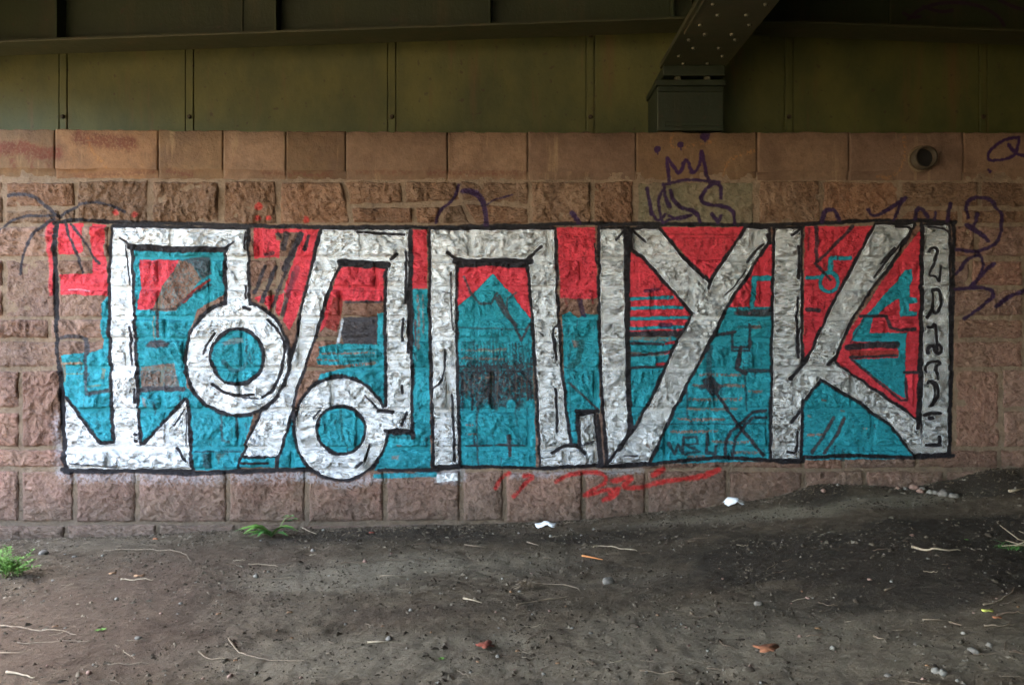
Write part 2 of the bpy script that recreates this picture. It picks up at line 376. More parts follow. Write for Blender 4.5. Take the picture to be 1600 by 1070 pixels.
fill(a9([(610, 760), (890, 735), (900, 800), (720, 800), (620, 790)]), 'grey', alpha=.8, soft=3)
for L, wd, al in ((a9([(480, 940), (620, 915)]), 5, .8), (a9([(600, 920), (600, 1060), (730, 1060), (730, 860)]), 4, .7), (a9([(640, 880), (790, 880)]), 4, .4),
                  (a10([(430, 60), (420, 300)]), 9, .5), (a10([(430, 330), (460, 380)]), 20, .75), (a10([(360, 360), (440, 350)]), 8, .6), (a10([(470, 400), (560, 520), (640, 650), (840, 880)]), 5, .85),
                  (a10([(600, 60), (740, 60), (740, 0)]), 4, .7), (a10([(665, 60), (640, 220), (700, 260)]), 7, .8), (a10([(690, 240), (880, 240)]), 6, .7),
                  (a10([(860, 540), (760, 550), (690, 610), (590, 690), (550, 770), (545, 880)]), 5, .8), (a10([(860, 590), (760, 595), (700, 640), (630, 740), (605, 880)]), 5, .75),
                  (a10([(120, 790), (160, 870), (190, 800), (225, 860), (230, 740)]), 5, .7), (a10([(235, 745), (330, 740), (340, 790), (250, 800), (350, 850), (240, 870)]), 4, .65), (a10([(410, 720), (410, 860), (470, 870), (480, 810)]), 5, .7),
                  (a10([(110, 640), (860, 640)]), 2, .5), (a10([(250, 370), (260, 600)]), 3, .5), (a10([(700, 280), (710, 540)]), 3, .5)): stroke(L, wd, 'dark', al)
# --- K fields
fill([(1257, 354), (1364, 354), (1326, 424), (1296, 484), (1264, 548), (1254, 566)], 'red', alpha=.95)
P = [(1295+14*math.cos(t), 441+15*math.sin(t)) for t in np.linspace(0, 6.3, 16)]; stroke(P, 6, 'teal')
stroke(a11([(0, 505), (60, 510), (110, 500)]), 6, 'teal'); stroke(a11([(175, 460), (185, 360), (330, 358)]), 7, 'teal')
for L, wd, al in ((a11([(75, 120), (75, 380)]), 6, .7), (a11([(350, 115), (200, 270), (60, 400), (180, 520)]), 5, .75), (a11([(0, 745), (90, 755)]), 7, .8), (a11([(20, 130), (10, 300)]), 3, .4)): stroke(L, wd, 'dark', al)
fill([(1434, 362), (1440, 362), (1440, 662), (1305, 566), (1324, 520), (1352, 478), (1392, 418)], 'red')
fill(a11([(740, 450), (790, 440), (800, 500), (770, 620), (600, 720), (500, 820), (470, 925), (760, 925), (740, 1080), (690, 1080), (670, 990), (340, 990), (350, 930), (430, 810), (480, 760), (560, 660), (680, 540)]), 'teal')
fill(a11([(700, 640), (770, 600), (775, 655), (830, 660), (830, 690), (775, 705), (770, 755), (840, 765), (840, 795), (710, 800)]), 'teal')
fill(a12([(340, 150), (690, 140), (690, 0), (750, 0), (740, 450), (680, 420), (560, 320), (400, 210)]), 'teal')
fill(a12([(320, 85), (690, 85), (690, 128), (340, 128)]), 'dred', alpha=.85)
for L, wd, al in ((a12([(310, 60), (480, 45), (680, 40)]), 10, .85), (a12([(330, 135), (500, 130), (680, 122)]), 4, .85), (a11([(410, 800), (600, 795), (640, 890), (700, 905), (820, 895)]), 5, .8),
                  (a12([(340, 150), (480, 270), (620, 390), (710, 465), (755, 460), (750, 300)]), 4, .75), (a12([(740, 250), (845, 250)]), 5, .8), (a11([(440, 800), (400, 880), (330, 1000)]), 3, .5)): stroke(L, wd, 'dark', al)
fill([(1252, 626), (1280, 594), (1345, 632), (1392, 668), (1428, 716), (1252, 718)], 'teal')
stroke(a12([(205, 590), (130, 720), (40, 860)]), 5, 'grey', .85); stroke(a12([(280, 600), (230, 720), (130, 860)]), 5, 'grey', .85)
bstroke(a12([(10, 725), (110, 720)]), 4, .9)
for u, v in ((120, 460), (260, 540), (430, 670), (-80, 560), (10, 580)): bstroke(a12([(u, v), (u+20, v+6)]), 3, .7)
for (x0, x1, y0, y1, n) in ((720, 828, 500, 726, 60), (880, 932, 500, 640, 26), (1060, 1200, 490, 715, 60), (1265, 1400, 640, 706, 26), (646, 668, 460, 725, 22), (105, 175, 560, 680, 26), (222, 290, 610, 690, 18), (305, 395, 640, 726, 22), (984, 1040, 580, 660, 16), (345, 400, 520, 600, 10), (505, 560, 640, 705, 10)):
    for _ in range(n):
        x = rng.uniform(x0, x1); y = rng.uniform(y0, y1); L = rng.uniform(4, 18)
        stroke([(x, y), (x+rng.uniform(-2, 4), y+L)], rng.uniform(1.5, 4), 'dteal' if rng.random() < .7 else 'dark', rng.uniform(.2, .5), soft=3, grit=1.2)
for (x0, x1, y0, y1, n) in ((872, 930, 360, 465, 26), (1040, 1150, 362, 420, 26), (1258, 1320, 360, 520, 26), (985, 1060, 410, 460, 14), (540, 600, 420, 466, 12), (1150, 1205, 400, 478, 14), (398, 430, 360, 400, 8)):
    for _ in range(n):
        x = rng.uniform(x0, x1); y = rng.uniform(y0, y1); L = rng.uniform(4, 16)
        stroke([(x, y), (x+rng.uniform(-3, 3), y+L)], rng.uniform(1.5, 4.5), (120, 28, 36), rng.uniform(.2, .5), soft=3, grit=1.2)
for x in np.arange(722, 832, 6.): stroke([(x, 540+rng.uniform(-10, 14)), (x, 570)], rng.uniform(2, 4), 'dark', rng.uniform(.15, .45), soft=3, grit=1.)
# --- the silver letters with their black rims (back to front)
letter(polys=[[(504, 360), (640, 360), (641, 500), (642, 672), (600, 674), (585, 645), (606, 635), (605, 500), (606, 414), (532, 410), (515, 445), (497, 505), (486, 545), (465, 600), (456, 640), (441, 690), (435, 712), (384, 710), (394, 680), (412, 640), (446, 600), (464, 540), (474, 480), (488, 425)]],
       rings=[(533, 669, 71, 78, 40, 40, 1, 2)], holes=True, width=6.5)
stroke([(378, 716), (374, 735)], 5, 'black'); stroke([(436, 712), (433, 732)], 6, 'black')
fill([(381, 714), (432, 714), (430, 730), (376, 730)], 'teal')
stroke([(384, 713), (416, 713)], 4, 'black'); stroke([(380, 723), (419, 723)], 3.5, 'black')
letter(polys=[[(178, 356), (386, 360), (389, 490), (357, 490), (355, 388), (205, 386), (207, 450), (212, 560), (218, 697), (181, 697), (177, 560), (174, 450)],
              [(102, 622), (158, 695), (182, 692), (217, 697), (226, 695), (292, 626), (299, 732), (105, 732)]],
       rings=[(372, 560, 79, 86, 44, 46, 0, -3)], holes=True)
for L in ([(204, 385), (280, 390), (354, 390)],): stroke(L, 9, 'black', .95)
stroke([(532, 411), (606, 414)], 11, 'black'); 
letter(polys=[[(674, 360), (866, 359), (868, 450), (873, 550), (882, 640), (890, 697), (908, 697), (905, 650), (927, 647), (934, 724), (846, 728), (840, 600), (834, 500), (826, 412), (712, 412), (711, 500), (713, 600), (716, 724), (680, 726), (677, 600), (674, 480)]], width=6.5)
stroke([(712, 409), (770, 410), (827, 409)], 11, 'black')
letter(polys=[[(938, 358), (973, 358), (976, 500), (978, 600), (984, 668), (965, 703), (1000, 715), (1008, 722), (950, 725), (942, 600), (938, 480)]], width=6.5)
letter(polys=[[(987, 360), (1028, 358), (1060, 398), (1108, 445), (1085, 490), (1040, 440), (1005, 400), (988, 388)],
              [(1108, 445), (1166, 358), (1200, 358), (1200, 376), (1140, 465), (1095, 555), (1050, 640), (1012, 720), (950, 724), (966, 703), (992, 672), (1030, 600), (1056, 540), (1085, 488)],], width=6.5)
letter(polys=[[(1211, 358), (1250, 358), (1250, 540), (1249, 575), (1251, 620), (1249, 716), (1206, 716), (1207, 560), (1209, 450)],
              [(1249, 578), (1270, 545), (1300, 480), (1332, 420), (1368, 352), (1426, 352), (1390, 411), (1350, 463), (1320, 515), (1300, 565), (1310, 573), (1436, 660), (1440, 706), (1427, 708), (1392, 664), (1345, 628), (1281, 590), (1254, 622), (1240, 625)],
              [(1443, 353), (1481, 352), (1482, 500), (1479, 706), (1438, 708), (1441, 600), (1442, 450)]], width=6)
stroke([(1439, 350), (1438, 500), (1436, 600), (1433, 668)], 6, 'black')
stroke([(981, 356), (980, 500), (981, 600), (984, 672)], 8, 'black', .97)
# --- frame
B = 'black'
stroke([(84, 349), (120, 344), (200, 348), (300, 350), (385, 353), (500, 355), (700, 355), (800, 353), (880, 350), (1000, 350), (1200, 352), (1262, 350), (1370, 345), (1440, 345), (1492, 348)], 6, B)
stroke([(89, 350), (87, 400), (89, 480), (92, 560), (98, 610), (100, 670), (104, 735)], 7.5, B, .92)
stroke([(98, 733), (110, 736), (200, 735), (300, 739), (370, 736), (470, 733), (488, 735)], 6.5, B)
stroke([(592, 734), (680, 734), (720, 729), (780, 729), (850, 732), (930, 726), (960, 728), (1010, 726), (1060, 719), (1130, 714), (1190, 718), (1222, 721), (1254, 721), (1256, 714), (1330, 711), (1420, 714), (1488, 711)], 5.5, B)
stroke([(1489, 348), (1488, 450), (1486, 560), (1484, 640), (1482, 712)], 6.5, B)
stroke([(934, 648), (937, 690), (941, 728)], 5, B)
stroke([(382, 480), (392, 484)], 5, B)
# --- loose black strokes on the letters
for L, wd in ((a1([(630, 205), (715, 265)]), 4), (a3([(260, 285), (325, 235)]), 4), (a3([(410, 160), (410, 290)]), 3), (a3([(412, 570), (415, 660)]), 3), (a1([(670, 260), (700, 560)]), 2),
              (a1([(705, 880), (715, 1070)]), 4), (a2([(705, 0), (720, 190)]), 4), (a2([(735, 380), (745, 470)]), 4), (a2([(1115, 530), (1040, 650)]), 2.5), (a2([(1055, 825), (1135, 920)]), 4), (a2([(1128, 560), (1130, 800)]), 2),
              (a2([(740, 720), (750, 725)]), 5), (a2([(740, 770), (750, 775)]), 5), (a2([(250, 940), (450, 960), (600, 970)]), 2), (a3([(175, 925), (120, 1000), (95, 1080)]), 4), (a3([(580, 825), (690, 930), (720, 1070)]), 4),
              (a4([(720, 0), (710, 140), (640, 380), (540, 440)]), 5), (a4([(155, 340), (230, 390), (320, 430), (470, 415)]), 4), (a4([(975, 540), (930, 600)]), 3), (a4([(320, 430), (510, 450)]), 2),
              (a5([(90, 160), (250, 170), (450, 180)]), 4), (a5([(345, 365), (390, 330)]), 5), (a5([(460, 310), (465, 500), (455, 700)]), 4), (a5([(440, 820), (430, 980)]), 4), (a5([(490, 160), (480, 1070)]), 5),
              (a5([(780, 320), (840, 370)]), 5), (a5([(800, 470), (800, 700), (820, 900)]), 2), (a6([(810, 420), (820, 620), (830, 920)]), 4), (a6([(650, 380), (750, 310), (755, 80)]), 3), (a6([(150, 420), (240, 520)]), 3),
              (a6([(465, 560), (430, 650)]), 4), (a6([(190, 790), (150, 920)]), 3), (a6([(80, 970), (130, 930)]), 4), (a6([(250, 540), (360, 550)]), 5), (a6([(305, 690), (510, 700), (520, 740)]), 8), (a6([(430, 350), (430, 410)]), 4),
              (a7([(215, 365), (320, 270)]), 5), (a7([(885, 220), (950, 145)]), 4), (a7([(1010, 150), (1110, 235)]), 4), (a7([(725, 250), (740, 400)]), 2.5), (a7([(440, 870), (400, 900), (420, 1060)]), 4),
              (a8([(420, 0), (430, 150)]), 4), (a8([(425, 380), (440, 540), (440, 700)]), 4), (a8([(400, 860), (500, 800), (600, 810), (650, 860)]), 5), (a8([(600, 810), (720, 770)]), 2), (a8([(910, 835), (980, 720), (1010, 660)]), 6), (a8([(590, 545), (750, 545)]), 6),
              (a8([(945, 885), (1050, 880)]), 2), (a9([(420, 590), (440, 520)]), 5), (a9([(715, 385), (790, 290), (840, 255)]), 4), (a9([(545, 640), (620, 560), (700, 450)]), 2), (a9([(870, 180), (890, 240)]), 6),
              (a9([(1060, 180), (1140, 120)]), 5), (a9([(1105, 270), (1110, 380), (1100, 510)]), 5), (a9([(1100, 660), (1085, 740), (1095, 1070)]), 4), (a9([(1125, 880), (1100, 900), (1105, 1070)]), 3), (a10([(1090, 0), (1100, 140)]), 4),
              (a10([(1040, 300), (1120, 220), (1170, 130)]), 6), (a10([(1050, 630), (1110, 550)]), 5), (a10([(1095, 700), (1095, 870), (1020, 855)]), 4), (a11([(680, 115), (800, 120), (760, 190), (640, 330), (510, 500)]), 4),
              (a11([(920, 120), (1075, 130), (1080, 250)]), 3.5), (a12([(160, 185), (215, 135)]), 6), (a11([(660, 280), (560, 400)]), 4)): stroke(L, wd, B, .93, curve=True)
# --- small signs written down the right-hand bar
for L, wd in ((a11([(925, 310), (940, 280), (985, 275), (990, 320), (955, 410), (922, 490), (980, 490), (1002, 550), (1012, 420)]), 3.2),
              (a11([(945, 605), (1000, 588), (1022, 650), (1012, 745), (975, 785), (945, 740), (960, 660), (945, 605)]), 4), (a11([(955, 720), (915, 805)]), 4.5),
              (a11([(918, 880), (950, 888), (975, 845), (985, 960), (985, 1060)]), 3.6), (a12([(915, 100), (920, 55), (965, 50), (965, 100), (1010, 110), (1025, 70), (1005, 45)]), 4.4),
              (a12([(900, 245), (910, 175), (1000, 162), (1002, 190), (978, 210), (985, 300)]), 4), (a12([(912, 325), (935, 315), (985, 345), (992, 420), (960, 480), (940, 500)]), 4.6), (a12([(950, 480), (965, 400), (960, 330)]), 2.4),
              (a12([(892, 575), (940, 560), (1012, 562)]), 4), (a12([(930, 595), (950, 598)]), 5), (a12([(1002, 735), (1006, 800), (905, 802)]), 4.2)): stroke(L, wd*1.25, B, curve=len(L) > 3, grit=.05, soft=1.5)
for P_, w_, a_ in (([(-10, 236), (40, 232), (70, 242), (90, 240)], 22, .6), ([(20, 250), (24, 262)], 8, .5), ([(48, 250), (52, 264)], 7, .5), ([(76, 240), (80, 262)], 6, .4), ([(125, 215), (160, 222), (205, 226)], 24, .5), ([(120, 276), (240, 270)], 6, .4), ([(265, 268), (300, 275)], 8, .5), ([(410, 272), (520, 274)], 6, .45), ([(560, 270), (640, 270)], 5, .35), ([(670, 271), (820, 272)], 7, .4)):
    stroke(P_, w_, (88, 48, 38), a_, soft=9, grit=1.)
for P_ in ([(1178, 236), (1136, 250), (1130, 275)], [(1050, 210), (1045, 235), (1110, 222)], [(1410, 215), (1412, 250), (1398, 278), (1370, 277)], [(140, 215), (146, 240), (170, 262)]): stroke(P_, 3, (150, 105, 62), .35, soft=7, curve=True, grit=1.6)
# --- purple tags on the bare stone
PU = 'purple'
for x, y, r in ((755, 182, 5.5), (877, 157, 6), (1002, 112, 7)):
    (q,) = t3([(x, y)]); dot(q[0], q[1], r, PU, .85); stroke([(q[0], q[1]), (q[0]+1, q[1]+r+2)], 3, PU, .8)
for L, wd in ((t3([(820, 360), (815, 290), (800, 220), (830, 250), (875, 325), (905, 215), (945, 325), (985, 240), (985, 172), (1005, 290), (1035, 350)]), 4.5), (t3([(800, 365), (860, 345), (960, 338), (1085, 352)]), 3.5),
              (t3([(705, 382), (715, 440), (730, 520)]), 5), (t3([(785, 395), (765, 440), (770, 500), (785, 560)]), 4), (t3([(790, 365), (800, 430), (820, 480)]), 5), (t3([(825, 395), (845, 460), (900, 490), (965, 510), (980, 555)]), 5.5),
              (t3([(790, 560), (850, 540), (960, 515), (870, 550), (820, 530)]), 3.5), (t3([(725, 510), (760, 560), (800, 520)]), 4), (t3([(1090, 435), (1092, 370), (1060, 350), (1000, 400), (985, 450), (1020, 470), (1120, 478), (1160, 510), (1160, 565)]), 5),
              (t3([(1042, 520), (1075, 560)]), 5), (t3([(1090, 525), (1078, 565)]), 4), (t3([(310, 510), (350, 565)]), 6),
              (t2([(940, 560), (960, 500), (1040, 440), (1058, 365)]), 4), (t2([(1080, 400), (1150, 400), (1195, 470), (1205, 575)]), 7), (t2([(1190, 480), (1250, 440), (1337, 420)]), 2),
              (t4([(1305, 120), (1250, 122), (1180, 160), (1135, 215), (1150, 245), (1240, 235), (1290, 205), (1305, 120)]), 4), (t4([(1250, 160), (1290, 210), (1360, 215)]), 4.5),
              (t4([(1040, 540), (1030, 460), (1080, 425), (1150, 435), (1205, 500), (1222, 590), (1190, 670), (1110, 715), (980, 705)]), 4.6), (t4([(1085, 520), (1075, 590), (1020, 570), (1100, 610), (1145, 658)]), 5.5),
              (t4([(980, 830), (1040, 750), (1110, 722), (1125, 780), (1075, 890)]), 4.2), (t4([(1060, 895), (1110, 830), (1178, 775)]), 4.6), (t4([(975, 910), (1130, 895), (1190, 935), (1110, 1000), (1025, 1065)]), 4.6), (t4([(1185, 1000), (1230, 960), (1338, 915)]), 5),
              (t4([(515, 495), (540, 535), (620, 500), (715, 435)]), 4.5), (t4([(700, 440), (655, 548)]), 4), (t4([(280, 560), (295, 500), (340, 492), (370, 545)]), 6), (t4([(765, 545), (765, 500), (800, 482), (830, 535)]), 5), (t4([(870, 510), (866, 548)]), 3.5), (t4([(948, 468), (935, 550)]), 6),
              (t4([(1140, 290), (1155, 300)]), 3)): stroke(L, wd*1.25, PU, .88, curve=True, grit=.7, soft=2.6)
# --- dark palm-like strokes over the left corner, red dabs, red scribble under the piece
for L, wd in ((t1([(45, 420), (150, 412), (220, 450), (290, 520), (320, 535)]), 5.5), (t1([(310, 530), (420, 470), (500, 455), (600, 475), (655, 505)]), 4.5), (t1([(0, 620), (50, 560), (140, 525), (290, 530)]), 4.5),
              (t1([(112, 830), (120, 730), (170, 640), (250, 560), (290, 545)]), 5), (t1([(345, 570), (385, 680), (410, 740), (437, 820)]), 4.5), (t1([(370, 570), (450, 650), (490, 750), (520, 775)]), 4)): stroke(L, wd, 'dark', .85, curve=True, grit=.5, soft=2.2)
for f_, x, y, r in ((t1, 610, 510, 5), (t1, 710, 522, 5), (t2, 20, 480, 6), (t2, 12, 540, 5), (t2, 70, 540, 4), (t2, 266, 548, 5)):
    (q,) = f_([(x, y)]); dot(q[0], q[1], r, 'rtag', .7, soft=3)
for L, wd in ((l3([(8, 828), (60, 770), (100, 740), (50, 738)]), 6), (l3([(195, 762), (240, 735), (330, 722), (400, 728), (420, 760), (350, 800), (305, 835), (400, 800), (470, 790)]), 6), (l3([(400, 845), (450, 825), (470, 795), (430, 815)]), 8),
              (l3([(440, 760), (540, 735), (470, 790), (560, 792), (700, 755), (840, 745), (910, 712)]), 8), (l3([(620, 735), (665, 712)]), 9), (l3([(720, 760), (880, 722)]), 5), (l2([(1055, 792), (1070, 755), (1112, 728)]), 6)): stroke(L, wd, 'rtag', .72, curve=True, grit=.6, soft=3.5)

def image(name, arr, data=False):
    im = bpy.data.images.new(name, IW, IH, alpha=True)
    if data: im.colorspace_settings.name = 'Non-Color'
    im.alpha_mode = 'CHANNEL_PACKED'
    im.pixels.foreach_set(np.ascontiguousarray(arr[::-1]).astype(np.float32).ravel()); im.update(); im.pack(); return im
IM_P = image('wall_paint', np.dstack([np.clip(PC, 0, 1), PA]))
IM_F = image('wall_paint_finish', np.dstack([PM, PM, PM, np.ones_like(PM)]), True)
def UVof(px, py): return (px-IX0)/(IX1-IX0), (IY1-py)/(IY1-IY0)
del FINE, BLOT, WXn, WYn

def wall_mat(name, mortar=False):
    m = Mat(name, .85, 0, .25)
    uv = m.n('UVMap').outputs[0]
    ti = m.n('TexImage', image=IM_P, extension='CLIP'); m.l(uv, ti.inputs[0])
    tf = m.n('TexImage', image=IM_F, extension='CLIP'); m.l(uv, tf.inputs[0])
    big = m.noise(3.2, 5, .6); mid = m.noise(26, 6, .7); grain = m.noise(230, 3, .7); pit = m.noise(75, 5, .75)
    if mortar:
        base = m.ramp(mid, [(.3, (.165, .115, .078)), (.7, (.27, .195, .14))])
    else:
        oc = m.n('ObjectInfo').outputs['Color']
        base = m.mix(.55, oc, m.ramp(mid, [(.28, (.40, .33, .28)), (.5, (.85, .8, .78)), (.72, (1.35, 1.3, 1.25))]), 'MULTIPLY')
        base = m.mix(m.ramp(grain, [(.56, 0.), (.66, .55)]), base, (.40, .31, .26))
        base = m.mix(m.ramp(grain, [(.34, .5), (.43, 0.)]), base, (.05, .032, .028))
    stain = m.noise(2.1, 6, .65, stretch=(1, 1, .45))
    base = m.mix(m.ramp(stain, [(.5, 0.), (.68, .5)]), base, (.075, .05, .04))
    base = m.mix(m.ramp(big, [(.35, .35), (.55, 0.)]), base, (.27, .18, .125))
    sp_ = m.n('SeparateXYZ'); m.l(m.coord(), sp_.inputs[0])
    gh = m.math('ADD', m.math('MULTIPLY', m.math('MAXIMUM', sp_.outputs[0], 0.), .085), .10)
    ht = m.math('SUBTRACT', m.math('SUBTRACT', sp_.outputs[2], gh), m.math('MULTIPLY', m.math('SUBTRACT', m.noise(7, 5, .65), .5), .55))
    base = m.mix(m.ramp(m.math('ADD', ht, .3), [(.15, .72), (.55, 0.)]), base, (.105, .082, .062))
    # coverage: thin paint misses the deepest grains
    cov = m.math('MULTIPLY', ti.outputs['Alpha'], m.math('ADD', m.math('ADD', .62, m.math('MULTIPLY', tf.outputs['Color'], .3)), m.math('MULTIPLY', pit, .85), clamp=True), clamp=True)
    tone = m.ramp(m.noise(48, 5, .7), [(.30, .70), (.48, .96), (.75, 1.1)])
    pc = m.mix(1., ti.outputs['Color'], tone, 'MULTIPLY')
    m.col(m.mix(cov, base, pc))
    met = m.math('MULTIPLY', tf.outputs['Color'], cov)
    m.l(m.math('MULTIPLY', met, .95), m.b.inputs['Metallic'])
    r = m.math('SUBTRACT', .86, m.math('MULTIPLY', cov, .22)); r = m.math('SUBTRACT', r, m.math('MULTIPLY', met, .40))
    m.l(r, m.b.inputs['Roughness'])
    vo = m.n('TexVoronoi', feature='F1'); vo.inputs['Scale'].default_value = 22; m.l(m.mix(.12, m.coord(), m.n('TexNoise').outputs['Color']), vo.inputs['Vector'])
    if mortar: m.bump((mid, .022), (pit, .012), (grain, .002))
    else: m.bump((mid, .020), (vo.outputs['Distance'], .020), (pit, .010), (grain, .0012))
    return m.m
M_STONE = wall_mat('rough_red_stone'); M_MORTAR = wall_mat('pale_mortar', True)

def smooth_stone_mat(name):
    m = Mat(name, .85, 0, .25)
    uv = m.n('UVMap').outputs[0]
    ti = m.n('TexImage', image=IM_P, extension='CLIP'); m.l(uv, ti.inputs[0])
    grain = m.noise(260, 3, .7); mid = m.noise(18, 6, .65); st = m.noise(3.0, 6, .7, stretch=(1, 1, .8)); dr = m.noise(9, 5, .6, stretch=(1, 1, .12))
    oc = m.n('ObjectInfo').outputs['Color']
    base = m.mix(.8, oc, m.ramp(mid, [(.3, (.75, .72, .7)), (.7, (1.15, 1.12, 1.1))]), 'MULTIPLY')
    base = m.mix(m.ramp(grain, [(.3, .45), (.48, 0.)]), base, (.08, .05, .035))
    base = m.mix(m.ramp(st, [(.47, 0.), (.62, .62)]), base, (.085, .05, .035))
    base = m.mix(m.ramp(dr, [(.60, 0.), (.72, .4)]), base, (.36, .26, .15))
    m.col(m.mix(ti.outputs['Alpha'], base, ti.outputs['Color']))
    m.bump((mid, .010), (m.noise(70, 5, .7), .004), (grain, .0015)); return m.m
M_COPING = smooth_stone_mat('dressed_sandstone')

# ------------------------------------------------------------------ the stone wall
wall = empty('stone_wall', (0, .3, 0), 'long abutment wall of rough reddish stone blocks covered by silver, teal and red graffiti lettering', 'wall')
X0, X1 = -420, 2020
def contact(px): return np.interp(px, [-1500, -200, 0, 200, 400, 600, 800, 900, 1000, 1100, 1150, 1250, 1300, 1400, 1480, 1540, 1600, 1800, 2200, 3000],
                                  [856, 850, 842, 836, 825, 822, 817, 813, 803, 792, 785, 770, 762, 762, 754, 741, 734, 705, 660, 640])
def make_stone(name, Q, amp, rough, color, parent, mat, step=.014, seed=0, edge=.016, gap=1.9, wob=1.3):
    """Q = four corners TL, TR, BR, BL in wall units; a pillow of rock face standing proud of the joints"""
    Q = np.array(Q, float); c = Q.mean(0)
    wpx = np.linalg.norm(Q[1]-Q[0]); hpx = np.linalg.norm(Q[3]-Q[0])
    nx = max(5, int(wpx/PPM/step)); ny = max(4, int(hpx/PPM/step))
    def par(n, L):
        t = np.linspace(0, 1, n+1); e = gap/L; t = e+(1-2*e)*t
        r = 1.6/L
        return np.concatenate([[t[0]], [t[0]+r], t[1:-1], [t[-1]-r], [t[-1]]])
    U, V = np.meshgrid(par(nx, wpx), par(ny, hpx))
    px = (Q[0, 0]*(1-U)+Q[1, 0]*U)*(1-V)+(Q[3, 0]*(1-U)+Q[2, 0]*U)*V
    py = (Q[0, 1]*(1-U)+Q[1, 1]*U)*(1-V)+(Q[3, 1]*(1-U)+Q[2, 1]*U)*V
    dx = np.minimum(U, 1-U)*wpx/PPM; dy = np.minimum(V, 1-V)*hpx/PPM
    g = gap/PPM
    d = np.sqrt(np.maximum(dx-g, 0)**2*0+np.minimum(dx, dy)**2)-g
    corner = np.clip((.018-np.hypot(np.maximum(.018-(dx-g), 0), np.maximum(.018-(dy-g), 0)))/.018, -1, 1)
    prof = ss(np.minimum(d, .9*corner*edge+edge*.25 if edge > .01 else d)/edge)
    X = px+wob*vn(px/11, py/11, 200+seed); Z = py+wob*vn(px/11, py/11, 300+seed)
    th = rng.uniform(.3, 2.6); qx = px*math.cos(th)+py*math.sin(th); qy = -px*math.sin(th)+py*math.cos(th)
    nz = fbm(px/24+seed*3.1, py/21, 90+seed, 3, .55); facet = vn(px/38+seed, py/30, 60+seed)
    wr = 3*vn(px/15, py/15, 71+seed)
    chip = (1-2*np.abs(vn((qx+wr)/16, (qy+wr)/8.5, 130+seed)))*.34+(1-2*np.abs(vn((qx-wr)/7.5, (qy+wr)/5, 150+seed)))*.20+.12*vn(px/3.6, py/3.4, 170)
    rv = nz*1.0+facet*.8+chip*1.3
    h = prof*(.0055+amp*(.45+.55*np.clip(np.minimum(dx, dy)/.09, 0, 1)))+prof*rough*np.where(rv < 0, rv*.55, rv)
    h = np.where(d <= 1e-5, -.03, h)
    me = grid_mesh(name, wx(X), -h, wz(Z), UVof(X, Z))
    o = link(name, me, parent, mat, True); o.color = (*color, 1)
    return o
# courses; jumpers span several courses
courses = [281, 352, 404, 450, 497, 530, 576, 640, 700, 733, 817, 848]
jump = [  # x0,x1,y0,y1 (y on course lines)
    (993, 1180, 281, 404), (33, 118, 733, 817), (118, 215, 733, 817), (215, 357, 733, 817), (357, 480, 733, 817), (480, 602, 733, 817), (602, 721, 733, 817), (721, 789, 733, 817),
    (789, 912, 733, 817), (912, 1010, 733, 817), (1010, 1137, 733, 817), (1137, 1255, 733, 817), (-80, 33, 733, 817),
    (8, 90, 404, 497), (-60, 33, 576, 640), (33, 100, 576, 700), (237, 345, 281, 352), (120, 234, 281, 352), (348, 434, 281, 352),
    (828, 925, 281, 352), (925, 991, 281, 352), (1182, 1283, 281, 352), (1283, 1406, 281, 352), (1486, 1600, 530, 576), (1490, 1563, 576, 700), (1565, 1680, 640, 700),
    (1080, 1190, 404, 497), (640, 745, 450, 530), (250, 330, 404, 497), (380, 470, 497, 576), (700, 770, 576, 640), (850, 930, 576, 640), (1330, 1430, 576, 640),
    (1600, 1700, 404, 530), (1255, 1318, 700, 733), (1318, 1432, 700, 733), (1432, 1560, 700, 733), (560, 690, 640, 700), (930, 1040, 640, 733), (1110, 1200, 640, 700)]
splits = {}
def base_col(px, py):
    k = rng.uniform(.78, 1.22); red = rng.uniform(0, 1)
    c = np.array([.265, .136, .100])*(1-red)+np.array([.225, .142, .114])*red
    if py < 350: c = c*np.array([.9, .9, .72])*.85  # top row dimmed and yellowed in colour, standing in for weak olive light
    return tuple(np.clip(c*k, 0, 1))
stones = []
def rect_q(x0, x1, y0, y1, j=1.4):
    r = lambda: rng.uniform(-j, j)
    return [(x0, y0+r()), (x1, y0+r()), (x1, y1+r()), (x0, y1+r())]
for (x0, x1, y0, y1) in jump: stones.append(rect_q(x0, x1, y0, y1))
special = [ # the oddly cut stones above the second and third letters, and the slanted joints
    [(8, 283), (120, 283), (120, 324), (8, 327)], [(8, 327), (96, 325), (100, 352), (8, 352)], [(96, 325), (120, 324), (120, 352), (100, 352)],
    [(436, 282), (536, 282), (552, 324), (436, 352)], [(536, 282), (631, 282), (631, 320), (552, 324)], [(631, 282), (716, 282), (722, 316), (631, 320)],
    [(716, 282), (828, 282), (828, 324), (722, 316)], [(436, 352), (552, 324), (560, 352), (437, 353)], [(552, 324), (646, 321), (648, 352), (560, 352)],
    [(646, 321), (690, 320), (688, 352), (648, 352)], [(690, 320), (722, 316), (742, 352), (688, 352)], [(722, 316), (828, 324), (828, 352), (742, 352)],
    [(1406, 282), (1530, 282), (1530, 326), (1406, 326)], [(1530, 282), (1640, 282), (1640, 326), (1530, 326)], [(1406, 326), (1500, 326), (1500, 352), (1406, 352)], [(1500, 326), (1640, 326), (1640, 352), (1500, 352)]]
special[3] = [(436, 282), (536, 282), (551, 323), (545, 352)]; special[3].insert(0, None); special[3] = [(436, 282), (537, 282), (551, 352), (436, 352)]
special[4] = [(537, 282), (631, 282), (631, 320), (545, 322)]; special[7] = None
special[8] = [(545, 322), (646, 321), (648, 352), (551, 352)]
for q in special:
    if q: stones.append(q)
